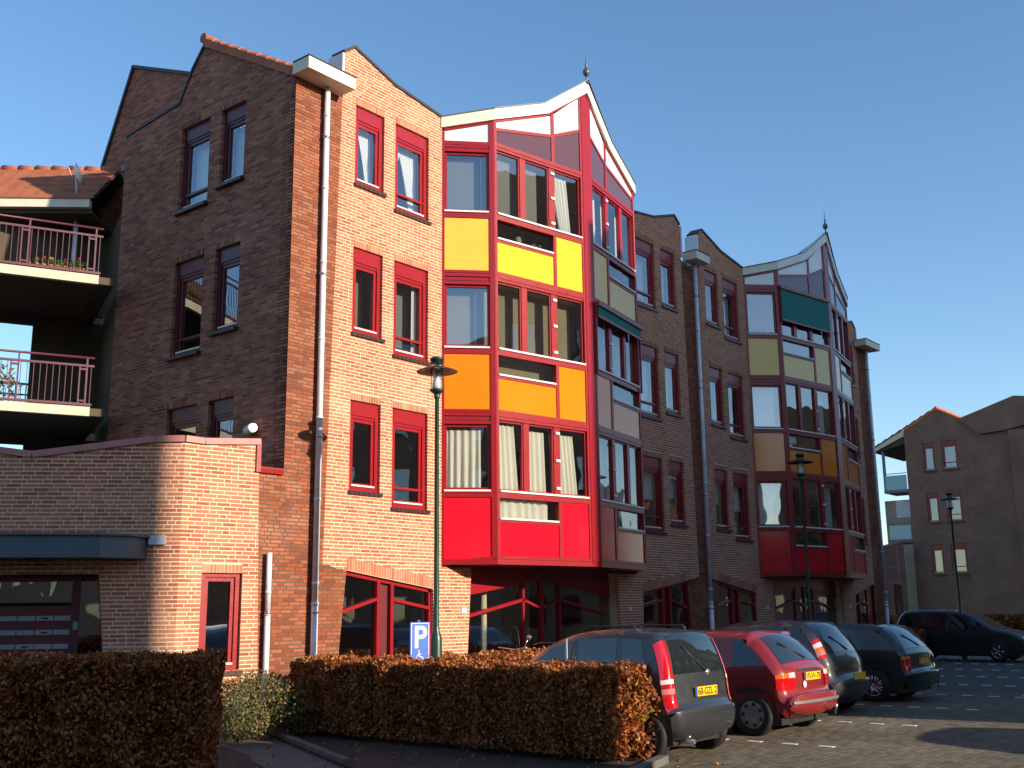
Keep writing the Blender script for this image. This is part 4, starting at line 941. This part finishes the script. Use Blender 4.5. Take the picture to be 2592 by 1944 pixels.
    # wheels
    for yw in wheels:
        for sg in (-1,1):
            q=MB().mat('plastic_black'); ra=wr+.065; arc=[(yw+ra*math.cos(t_*math.pi/20),wr+.02+ra*math.sin(t_*math.pi/20)) for t_ in range(-5,26)]; arc=[(y_,max(z_,sill-.01)) for y_,z_ in arc]  # flat dark patch on the body side in place of a shaded wheel well
            q.face([Vector((sg*(hw(y_,z_)+.003),y_,z_)) for y_,z_ in arc]); q.build('wheel_well_patch',t)
            wo=MB().mat('rubber'); x1=sg*(hw0+.004); wo.lathe((x1,yw,wr),[(wr*.62,0),(wr*.88,.004*sg),(wr*.97,-.02*sg),(wr,-.06*sg),(wr,-.14*sg),(wr*.95,-.18*sg),(.1,-.18*sg)],32,axis='x'); wo=wo.build('tyre',t)
            rm=MB().mat(rim)
            if rimstyle=='cap':
                rm.lathe((x1,yw,wr),[(0,-.002*sg),(wr*.16,0),(wr*.35,-.012*sg),(wr*.58,-.014*sg),(wr*.63,-.004*sg),(wr*.65,-.01*sg)],28,axis='x'); rm.mat('plastic_black')
                for k in range(7):
                    a=k*2*math.pi/7; cx=(x1+sg*.001-.006*sg,yw+wr*.47*math.cos(a),wr+wr*.47*math.sin(a)); rm.lathe(cx,[(0,.0),(wr*.085,0)],10,axis='x')
            else:
                rm.mat('plastic_black').lathe((x1-sg*.035,yw,wr),[(0,0),(wr*.62,0)],28,axis='x'); rm.mat(rim).lathe((x1,yw,wr),[(wr*.57,-.03*sg),(wr*.60,.0),(wr*.64,-.004*sg)],28,axis='x'); rm.lathe((x1-sg*.012,yw,wr),[(0,.0),(wr*.13,0),(wr*.15,-.02*sg)],14,axis='x')
                ns={'spoke5':5,'spoke8':8,'lace':9}[rimstyle]
                for k in range(ns):
                    for dd in ((-.10,.10) if rimstyle!='spoke5' else (0,)):
                        a=k*2*math.pi/ns; b_=a+dd*1.6; wv=.013 if rimstyle!='spoke5' else .028
                        p=Vector((x1-sg*.014,yw+wr*.12*math.cos(a),wr+wr*.12*math.sin(a))); q_=Vector((x1-sg*.008,yw+wr*.59*math.cos(b_),wr+wr*.59*math.sin(b_))); rm.tube([p,q_],wv,6)
            rm.build('rim',wo)
    for poly in side_win:
        for sg in (-1,1): sidepatch(poly,'win_car','side_window',sides=(sg,))
    if rearwin:
        z0,z1,v0,v1=rearwin; i0,i1=idx(z0),idx(z1)
        shell(i0,i1,0,0,'win_car','rear_window',.006,8,12,vf=lambda s:(-(v0+(v1-v0)*s),(v0+(v1-v0)*s)))
        q=MB().mat('plastic_black'); a=S(i0+.3,.1,.02); b_=S(i0+(i1-i0)*.55,-.45,.02); q.tube([a,b_],.010,6); q.build('wiper',t)
        # front glass
        iF=[i for i in range(m) if pts[i][0]>L*.45 and pts[i][1]>belt+.02]; 
        if iF:
            ia=[i for i in iF if pts[i][1]<H-.06]; 
            if len(ia)>1: shell(ia[0],ia[-1],-.84,.84,'win_car','windscreen',.006)
    for (za,zb,va,vb,mt) in lights:
        for sg in (-1,1):
            shell(idx(za),idx(zb),sg*va,sg*vb,mt,'tail_light',.014,5,5)
            if vb>=.97 : pass
    for sg in (-1,1): shell(idx(bump_z[1])+.5,idx(H-.04),sg*.80,sg*.806,'plastic_black','seam',.004,14,1)
    # bumper
    i0,i1=idx(bump_z[0]),idx(bump_z[1]); bp=shell(i0,i1,-1,1,paint,'bumper',.018,5,16)
    FRr=Fr(0,0,0)
    if plate:
        ip=idx(plate_z); c=S(ip,0); nn=nrm(ip); tilt=math.atan2(-nn[1],-nn[0]) if False else 0
        yp=min(S(idx(plate_z-.05),.25).y,S(idx(plate_z+.05),.25).y)-.03-(.0)
        Fp=Fr(0,yp,0); q=MB().mat('plate_yellow').box(Fp,-.26,.26,-.02,.0,plate_z-.055,plate_z+.055); q.mat('sign_blue').box(Fp,-.26,-.222,.0,.0015,plate_z-.055,plate_z+.055); po=q.build('number_plate',t)
        if plate!='-': text(plate,.115,Fp,.02,.0005,plate_z-.038,'ink',po,ext=.001,bold=.002)
    if extra: extra(t,S,idx,hw,sidepatch,shell)
    t.location=loc; t.rotation_euler=(0,0,rz); del t['base']; return t
m_,nt_,b_=newmat('win_car'); b_.inputs['Base Color'].default_value=(.012,.016,.018,1); b_.inputs['Roughness'].default_value=.03; b_.inputs['Specular IOR Level'].default_value=.8; b_.inputs['Coat Weight'].default_value=.6; b_.inputs['Coat Roughness'].default_value=.02
# upright grey city car
def ex_panda(t,S,idx,hw,sp,sh_):
    for sg in (-1,1): q=MB().mat('plastic_black'); q.tube([Vector((sg*.58,.65,1.50)),Vector((sg*.58,.70,1.545)),Vector((sg*.58,1.35,1.545)),Vector((sg*.58,1.45,1.49))],.014,6); q.build('roof_rail',t)
    MB().mat('steel').lathe(Vector((.15,S(idx(.98),0).y-.005,.99)),[(0,-.01),(.035,-.008),(.04,.0)],14,axis='y').build('badge',t)
    q=MB().mat('plastic_black'); [q.box(WORLD,sg*(hw(1,.55))-.012,sg*(hw(1,.55))+.012,.95,2.5,.52,.60) for sg in (-1,1)]; q.build('rub_strip',t)
    MB().mat('steel').tube([(-.35,.05,.22),(-.35,.35,.22)],.03,10).build('exhaust',t)
    q=MB().mat('fascia_cream').box(WORLD,-.805,-.795,1.55,1.575,.92,1.40); q.build('door_trim',t)
panda=[(.16,.22),(.05,.30),(.0,.45),(.0,.60),(.07,.68),(.10,.90),(.14,1.10),(.22,1.33),(.32,1.46),(.60,1.505),(1.0,1.52),(1.5,1.47),(1.9,1.34),(2.4,1.05),(2.7,.97),(3.1,.82),(3.24,.60),(3.25,.40),(3.15,.22)]
car('parked_car','dark grey upright city car with tall red tail lights, next to the orange hedge end','car',(12.07,6.68,0),R(0),3.25,1.58,1.52,panda,'paint_grey',belt=.93,wheels=(.48,2.62),wr=.295,
 side_win=[[(.42,.97),(.78,.97),(.78,1.40),(.52,1.40)],[(.86,.95),(1.42,.95),(1.42,1.40),(.86,1.41)],[(1.49,.95),(2.30,.95),(1.85,1.28),(1.49,1.39)]],
 rearwin=(1.00,1.46,.80,.72),lights=((.66,.76,.84,1.0,'lens_red'),(.76,.84,.84,1.0,'lens_pink'),(.84,.92,.84,1.0,'lens_red'),(.92,.955,.84,1.0,'lens_clear'),(.955,1.42,.84,1.0,'lens_red')),plate='68-GZL-2',plate_z=.78,extra=ex_panda,tum=.14,rimstyle='spoke8',rim='hubcap')
def ex_red(t,S,idx,hw,sp,sh_):
    i=idx(.50); sh_(idx(.47),idx(.51),-.96,.96,'hubcap','chrome_strip',.045,2,14)
    sh_(idx(.88),idx(.90),-.45,.45,'plastic_black','handle_recess',.008,2,6)
    p=S(idx(.72),-.30,.01); MB().mat('white_paint').lathe(p,[(0,-.012),(.045,-.012),(.05,-.004)],18,axis='y').build('sticker',t)
    q=MB().mat('plastic_black').box(WORLD,.30,.36,-.06,.2,.26,.31); q.mat('steel').tube([(.33,-.06,.30),(.33,-.08,.40)],[.018,.024],10); q.build('tow_bar',t)
    q=MB().mat('fascia_cream').box(WORLD,-.845,-.838,1.55,1.575,.92,1.36); q.build('door_trim',t)
almera=[(.22,.24),(.06,.30),(.0,.42),(.02,.56),(.12,.60),(.13,.80),(.18,.95),(.42,1.22),(.62,1.37),(.85,1.43),(1.5,1.44),(2.3,1.42),(2.65,1.32),(3.15,1.00),(3.6,.92),(4.0,.80),(4.12,.60),(4.12,.38),(4.0,.22)]
car('parked_car','red hatchback with round white sticker and tow bar, second from the hedge end','car',(15.15,6.63,0),R(0),4.12,1.69,1.44,almera,'paint_carred',belt=.92,wheels=(.66,3.2),wr=.30,
 side_win=[[(.55,.95),(1.02,.95),(1.02,1.32),(.80,1.31)],[(1.10,.95),(1.80,.95),(1.95,1.36),(1.42,1.36),(1.20,1.20)],[(1.90,.95),(2.95,.95),(2.58,1.28),(2.05,1.36)]][:0] or [[(.50,.96),(.94,.96),(.94,1.31),(.80,1.30),(.64,1.16)],[(1.10,.95),(1.85,.95),(1.85,1.36),(1.36,1.35),(1.16,1.20)],[(1.92,.95),(2.95,.95),(2.60,1.28),(1.92,1.36)]],
 rearwin=(.99,1.36,.82,.72),lights=((.63,.78,.62,1.0,'lens_red'),(.78,.88,.78,1.0,'lens_amber'),(.78,.88,.60,.77,'lens_clear')),plate='VS-VV-78',plate_z=.80,extra=ex_red,tum=.18,rimstyle='cap',bump_z=(.30,.56),rshape=.14)
micra=[(.18,.24),(.06,.30),(.0,.42),(.0,.58),(.10,.66),(.13,.85),(.20,1.02),(.34,1.28),(.50,1.46),(.80,1.53),(1.4,1.54),(2.0,1.50),(2.4,1.36),(2.85,1.05),(3.2,.98),(3.5,.80),(3.68,.58),(3.7,.38),(3.6,.22)]
car('parked_car','small round grey hatchback parked between the red and the dark green car','car',(18.30,7.32,0),R(0),3.70,1.66,1.54,micra,'paint_silver',belt=.93,wheels=(.62,3.05),wr=.29,
 side_win=[[(.58,.97),(.85,.97),(.85,1.40),(.68,1.36)],[(.92,.95),(1.60,.95),(1.60,1.43),(.92,1.42)],[(1.67,.95),(2.65,.95),(2.2,1.38),(1.67,1.43)]],
 rearwin=(1.00,1.42,.76,.64),lights=((.98,1.04,.86,1.0,'lens_red'),(1.04,1.09,.86,1.0,'lens_pink'),(1.09,1.16,.86,1.0,'lens_amber'),(1.16,1.20,.86,1.0,'lens_clear'),(1.20,1.30,.86,1.0,'lens_red')),plate='11-PP-RG' if False else '-',plate_z=.62,tum=.2,rshape=.16)
golf=[(.16,.24),(.05,.30),(.0,.42),(.0,.56),(.08,.62),(.10,.85),(.14,.94),(.32,1.18),(.50,1.34),(.75,1.41),(1.4,1.425),(2.1,1.40),(2.5,1.28),(2.95,.98),(3.4,.90),(3.85,.78),(4.0,.60),(4.02,.38),(3.9,.22)]
car('parked_car','dark green hatchback with cross-spoke alloy wheels, fourth from the hedge end','car',(21.40,7.18,0),R(0),4.02,1.70,1.425,golf,'paint_green',belt=.92,wheels=(.78,3.25),wr=.31,
 side_win=[[(.95,.96),(1.48,.96),(1.48,1.33),(1.12,1.33)],[(1.56,.95),(2.75,.95),(2.42,1.26),(2.15,1.34),(1.56,1.35)]],
 rearwin=(.97,1.34,.80,.70),lights=((.64,.78,.74,1.0,'lens_red'),(.78,.86,.74,1.0,'lens_amber')),plate='-',plate_z=.74,tum=.17,rimstyle='lace',rim='steel',rshape=.10)
mpv=[(.16,.26),(.05,.32),(.0,.45),(.02,.70),(.08,.95),(.18,1.25),(.30,1.48),(.55,1.60),(1.4,1.63),(2.2,1.58),(2.7,1.42),(3.3,1.06),(3.75,.95),(4.1,.80),(4.25,.58),(4.26,.38),(4.15,.24)]
def ex_mpv(t,S,idx,hw,sp,sh_):
    for sg in (-1,1):
        MB().mat('lens_clear').prism(Fr(sg*.80,0,-90 if sg<0 else 90),[((-1 if sg<0 else 1)*y,z) for y,z in ((3.72,.90),(4.08,.74),(4.12,.66),(3.85,.74))],-.05,.035).build('headlight',t)
        MB().mat('paint_black').box(WORLD,sg*.93-.06,sg*.93+.06,2.75,2.85,1.0,1.12).build('mirror',t)
car('parked_car','black people carrier facing the street at the far right','car',(37.85,13.6,0),R(180),4.26,1.77,1.63,mpv,'paint_black',belt=.98,wheels=(.75,3.40),wr=.32,
 side_win=[[(.45,1.02),(1.0,1.02),(1.0,1.45),(.62,1.45)],[(1.08,1.0),(1.95,1.0),(1.95,1.50),(1.08,1.50)],[(2.03,1.0),(3.1,1.02),(2.6,1.38),(2.03,1.50)]],
 rearwin=(1.02,1.5,.8,.7),lights=((.7,1.1,.82,1.0,'lens_red'),),tum=.2,rimstyle='spoke5',rim='steel',extra=ex_mpv,group='cars parked nose in along the hedge')
car('parked_car','unseen people carrier added across the street to cast the ground shadow at lower right','car',(18.0,-.35,0),R(90),4.26,1.77,1.63,mpv,'paint_black',belt=.98,wheels=(.75,3.40),wr=.32,rearwin=(1.02,1.5,.8,.7),tum=.18,group='unseen cars added to cast shade')  # unseen car, added only for the shadow it throws on the paving
# ================================================================ scooter and bicycle
sc=thing('motor_scooter','scooter with a round clear windscreen parked behind the beech hedge before the ground floor window','scooter',(15.35,12.75,0)); c=Vector((15.35,12.75,0))
q=MB().mat('plastic_black')
for dx in (-.6,.6): q.lathe(c+Vector((dx,0,.22)),[(.12,-.05),(.21,-.045),(.225,0),(.21,.045),(.12,.05)],20,axis='y')
q.build('wheel',sc)
q=MB().mat('paint_silver'); q.prism(Fr(c.x,c.y-.12,0),[(-.85,.45),(-.55,.35),(-.1,.3),(.3,.3),(.42,.7),(.55,1.0),(.48,1.05),(.30,.6),(.2,.42),(-.05,.45),(-.1,.72),(-.8,.75)],-.24,0); q.build('body',sc)
MB().mat('plastic_black').box(WORLD,c.x-.8,c.x-.1,c.y-.14,c.y+.14,.74,.82).build('seat',sc)
q=MB().mat('steel'); q.tube([c+Vector((.42,-.33,1.10)),c+Vector((.50,0,1.06)),c+Vector((.42,.33,1.10))],.016,8); q.tube([c+Vector((.42,-.28,1.1)),c+Vector((.45,-.34,1.25))],.008,6); q.lathe(c+Vector((.45,-.36,1.28)),[(0,0),(.05,0),(.05,.012),(0,.012)],12,axis='x'); q.build('handlebar',sc)
q=MB().mat('lamp_glass'); n=16; pts_=[]
for i in range(n+1):
    a=math.pi*i/n; pts_.append((.02+.24*math.cos(a)*-1,1.10+.38*math.sin(a)))
q.prism(Fr(c.x+.50,c.y,60),[(u,z) for u,z in pts_],-.004,.004); o=q.build('windscreen',sc); MB().mat('plastic_black').tube([Fr(c.x+.50,c.y,60)(u,0,z) for u,z in pts_],.008,5).build('screen_rim',sc)
def bike(x,y,az,label):
    F=Fr(x,y,az); t=thing('bicycle',label,'bicycle',(x,y,0),'bicycles by the facade'); q=MB().mat('rubber')
    for u in (-.53,.53):
        pts=[F(u+.33*math.cos(a*math.pi/12),0,.34+.33*math.sin(a*math.pi/12)) for a in range(25)]; q.tube(pts,.017,6,cap=False)
    q.build('tyre',t); q=MB().mat('plastic_black')
    for a,b in (((-.53,.34),(-.12,.30)),((-.12,.30),(-.22,.86)),((-.12,.30),(.36,.80)),((-.22,.80),(.36,.86)),((.53,.34),(.36,.95)),((-.53,.34),(-.2,.78))): q.tube([F(a[0],0,a[1]),F(b[0],0,b[1])],.015,6)
    q.build('frame',t); MB().mat('plastic_black').box(F,-.36,-.12,-.07,.07,.90,.96).build('saddle',t)
    q=MB().mat('steel'); q.tube([F(.36,0,.93),F(.36,0,1.10)],.012,6); q.tube([F(.20,-.28,1.10),F(.36,-.18,1.14),F(.36,.18,1.14),F(.20,.28,1.10)],.012,6); q.build('handlebar',t)
bike(22.9,13.25,5,'upright bicycle with steel handlebar against the arched window right of the first bay')
bike(16.9,13.1,-8,'bicycle standing behind the scooter under the first bay')
# ================================================================ distant building
sc_=1.08
def K(y): return y*sc_
def Z(z): return 1.75+(z-1.75)*sc_
XF=62.6; far=thing('far_apartment_building','distant shaded brick block with red framed windows and glass balconies at the right edge','building',(64,18,0))
FF=Fr(XF,K(19.72),-90)
def FY(y): return K(19.72)-K(y)
fo=[(FY(19.72),0),(FY(8.0),0),(FY(8.0),Z(11.0)),(FY(11.0),Z(11.6)),(FY(13.98),Z(12.11)),(FY(16.77),Z(11.3)),(FY(17.89),Z(11.94)),(FY(19.70),Z(10.97))]
fwn=[(y0,y1,z0,z1) for z0,z1 in ((8.7,10.2),(6.0,7.56),(3.35,4.87)) for y0,y1 in ((18.17,18.80),(17.01,17.82))]
fh=[rect(FY(y1),FY(y0),Z(z0),Z(z1)) for y0,y1,z0,z1 in fwn]
mb=MB().mat('far_brick'); mb.fill(FF,[fo]+fh,0)
for p in fh:
    for i in range(4): a,b=p[i],p[(i+1)%4]; mb.face([FF(a[0],0,a[1]),FF(b[0],0,b[1]),FF(b[0],-.2,b[1]),FF(a[0],-.2,a[1])])
mb.build('wall',far,uvF=FF)
mb=MB().mat('far_brick'); mb.prism(FF,[(FY(16.7),0),(FY(8.0),0),(FY(8.0),Z(11.5)),(FY(11.0),Z(11.6)),(FY(13.98),Z(12.11)),(FY(16.77),Z(11.25)),(FY(15.8),Z(10.35)),(FY(14.69),Z(10.4)),(FY(14.5),Z(7.5)),(FY(14.2),0)][2:8],0,.25); 
mb.box(FF,FY(14.4),FY(8.0),.01,.28,0,Z(10.4)); mb.build('wall_panel',far,uvF=FF)
mb=MB().mat('far_brick'); mb.box(WORLD,XF+.25,XF+14,K(8.0),K(19.7),0,Z(10.9)); mb.build('core',far,uvF=FF)
for y0,y1,z0,z1 in fwn: window(FF,far,FY(y1),FY(y0),Z(z0),Z(z1),board=.22,proj=.08,curt='net' if z0>5 and z0<7 else None,transom=Z(z0)+.4 if y1<18 else None)
mb=MB().mat('roof_tile')
n=9
for i in range(n):
    a=i/n; b=(i+1)/n; y0=FY(17.85+(21.45-17.85)*a); y1=FY(17.85+(21.45-17.85)*b); z0=Z(11.98-(11.98-10.12)*a); z1=Z(11.98-(11.98-10.12)*b)
    mb.prism(FF,[(y0,z0),(y0,z0+.12),(y1,z1+.05),(y1,z1)],-5,.10)
mb.build('roof_tiles',far); q=MB().mat('fascia_cream').prism(FF,[(FY(19.70),Z(10.72)),(FY(19.70),Z(11.0)),(FY(21.40),Z(10.18)),(FY(21.40),Z(9.95))],-.1,.06); fixfaces(q.build('verge',far))
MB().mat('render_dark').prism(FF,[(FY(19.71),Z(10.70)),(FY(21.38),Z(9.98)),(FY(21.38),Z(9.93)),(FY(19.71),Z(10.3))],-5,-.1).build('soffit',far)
MB().mat('zinc_dark').box(FF,FY(20.98),FY(20.85),-.1,.02,Z(7.8),Z(9.95)).build('post',far)
for z0,z1,zs in ((7.86,8.62,7.70),(5.22,5.95,5.05)):
    MB().mat('concrete_grey').box(FF,FY(21.0),FY(19.73),-2,.0,Z(zs),Z(zs)+.17).build('slab',far)
    MB().mat('frost_glass').box(FF,FY(20.88),FY(19.75),.0,.03,Z(z0),Z(z1)).build('balcony_panel',far)
    MB().mat('zinc_dark').box(FF,FY(20.95),FY(19.74),-.01,.03,Z(z1)+.09,Z(z1)+.13).build('handrail',far)
MB().mat('opp_brick').box(WORLD,XF+3.5,XF+9,K(19.7),K(22.2),0,Z(7.6)).build('rear_wing',far)
q=MB().mat('zinc'); 
for i in range(9): q.box(FF,FY(20.75),FY(19.75),-1.0,-.95,Z(6.45)+i*.11,Z(6.45)+i*.11+.085)
q.build('shutter',far)
fe=thing('far_entrance_building','low brick annex with two narrow dark red doors in front of the distant block','building',(61,21.5,0)); FFE=Fr(60.0,K(21.5)-0,-48)
an=[(-.2,0),(2.35,0),(2.35,5.3),(1.2,5.0),(.2,5.55),(-.2,5.6)]; MB().mat('far_brick').prism(FFE,an,-2,0).build('wall',fe,uvF=FFE)
q=MB().mat('coping_rose'); q.bar(FFE,(-.2,5.65),(.2,5.6),.1,-.3,.05); q.bar(FFE,(.2,5.6),(1.2,5.05),.1,-.3,.05); q.bar(FFE,(1.2,5.05),(2.35,5.35),.1,-.3,.05); q.build('coping',fe)
for u in (.45,1.60): o=MB().mat('paint_red_dull').box(FFE,u,u+.42,0,.03,0,2.95).build('door',fe); MB().mat('glass').box(FFE,u+.08,u+.34,.031,.04,.3,2.85).build('pane',o)
hedge('beech_hedge','distant beech hedge at the foot of the far block behind the black people carrier',Fr(58,K(19),-70),-3,12,-.8,.0,1.25,9000,size=.16)
q=MB().mat('coping_rose'); gw=thing('planter_wall','low orange brick planter wall with clipped shrub at the right edge','wall',(52,14,0)); MB().mat('opp_brick').box(WORLD,50.5,56.5,11.2,11.5,0,1.15).build('wall',gw,uvF=W0); q.box(WORLD,50.4,56.6,11.15,11.55,1.15,1.24).build('coping',gw)
# ================================================================ buildings across the street (they throw the shade)
def opp(name,label,x0,x1,y0,y1,prof,wins=True):
    t=thing(name,label,'building',((x0+x1)/2,(y0+y1)/2,0)); F=Fr(x1,y1,187)   # faces +Y, turned so its side walls run along the sunlight for clean shade edges
    poly=[(x1-x,z) for x,z in prof]; mb=MB().mat('opp_brick'); mb.prism(F,poly,-(y1-y0),0); fixfaces(mb.build('wall',t,uvF=F))
    if wins:
        me=None; x=x0+1.2
        while x<x1-1.5:
            for k in range(5):
                z=1.0+k*2.77; top=min(zz for xx,zz in prof if zz>1)
                if z+1.6>top: continue
                u=x1-x
                if me is None:
                    o=MB().mat('paint_red').box(F,u-1.1,u,-.02,.05,z,z+1.5).build('window',t); me=o.data; u_0,z_0=u,z; g_=MB().mat('glass').box(F,u-1.02,u-.08,.051,.06,z+.08,z+1.42).build('pane',o); gm=g_.data
                else:
                    o=bpy.data.objects.new('window',me); COL.objects.link(o); o.parent=t; o.location=F.U*(u-u_0)+Vector((0,0,z-z_0)); g_=bpy.data.objects.new('pane',gm); COL.objects.link(g_); g_.parent=o
            x+=2.9
    return t
yo=-8.0
opp('opposite_building','tall brick block across the street behind the viewpoint, outside the picture',23.5,40.4,-16,yo+2.56,[(23.5,0),(40.4,0),(40.4,19.8),(37,20.2),(23.5,20.2)])
opp('opposite_annex','lower wing across the street, low step added to shade the ground, outside the picture',19.55,24.4,-13,yo+.60,[(19.55,0),(24.4,0),(24.4,15.2),(22.0,16.4),(20.72,16.2),(20.71,8.4),(19.55,8.3)],False)  # low left step added to keep sun off the ground at right
opp('opposite_row','long low brick row continuing the block across the street, outside the picture',40.6,90,-8,yo+6,[(40.6,0),(90,0),(90,12),(66,12),(60,14),(54,12.5),(40.6,12.5)])
opp('distant_row','far row of brick houses added to darken the horizon in reflections, outside the picture',-70,140,-75,-60,[(-70,0),(140,0),(140,8)]+[(140-10*k-(5 if k%1 else 0),8+3*(k%2)) for k in range(1,21)]+[(-70,8)],False)  # added to cover the bright horizon that the panes would mirror
opp('left_block','brick block across the street on the left, outside the picture',-80,11.95,-20,yo,[(-80,0),(11.95,0),(11.95,12.1),(3,12.4),(-2,14.5),(-80,14.5)])
opp('path_shade_slab','unseen brick slab added beside the left block to shade the path, outside the picture',11.96,12.55,-20,yo,[(11.96,0),(12.55,0),(12.55,6.4),(11.96,6.5)],False)  # thin unseen slab, added only to keep the sun off the path
def tree(x,y,h,r,label):
    t=thing('tree',label,'tree',(x,y,0),'trees across the street'); q=MB().mat('bark'); q.tube([(x,y,0),(x+.05,y,h*.35),(x,y+.1,h*.8)],[.16,.12,.04],8)
    for i in range(9):
        a=i*.7; z=h*(.3+.05*i); q.tube([(x,y,z),(x+r*.7*math.cos(a),y+r*.7*math.sin(a),z+r*.6)],[.05,.015],5)
    q.build('trunk',t); q=MB().mat('leaf_yellow')
    for i in range(26):
        a=rnd.uniform(0,6.28); rr=r*math.sqrt(rnd.random()); z=h*rnd.uniform(.4,1.0); q.mat(['leaf_yellow','leaf_green','leaf_green'][i%3]); leaves(q,(x+rr*math.cos(a)*.8,y+rr*math.sin(a)*.8,z),r*.32,r*.32,r*.28,170,.17)
    q.build('crown',t,kind='stuff')
tree(47,-3.5,6.5,2.6,'yellow green tree across the street, outside the picture, nearer one'); tree(55,-5,7.5,3.0,'yellow green tree across the street, outside the picture, farther one')
# ---------------------------------------------------------------- finish: put every thing's empty at its base
for o in list(COL.objects):
    if 'base' in o.keys():
        b=Vector(o['base']); del o['base']
        if b.length>0:
            o.location=b
            for ch in COL.objects:
                if ch.parent==o: ch.matrix_parent_inverse=Matrix.Translation(-b)
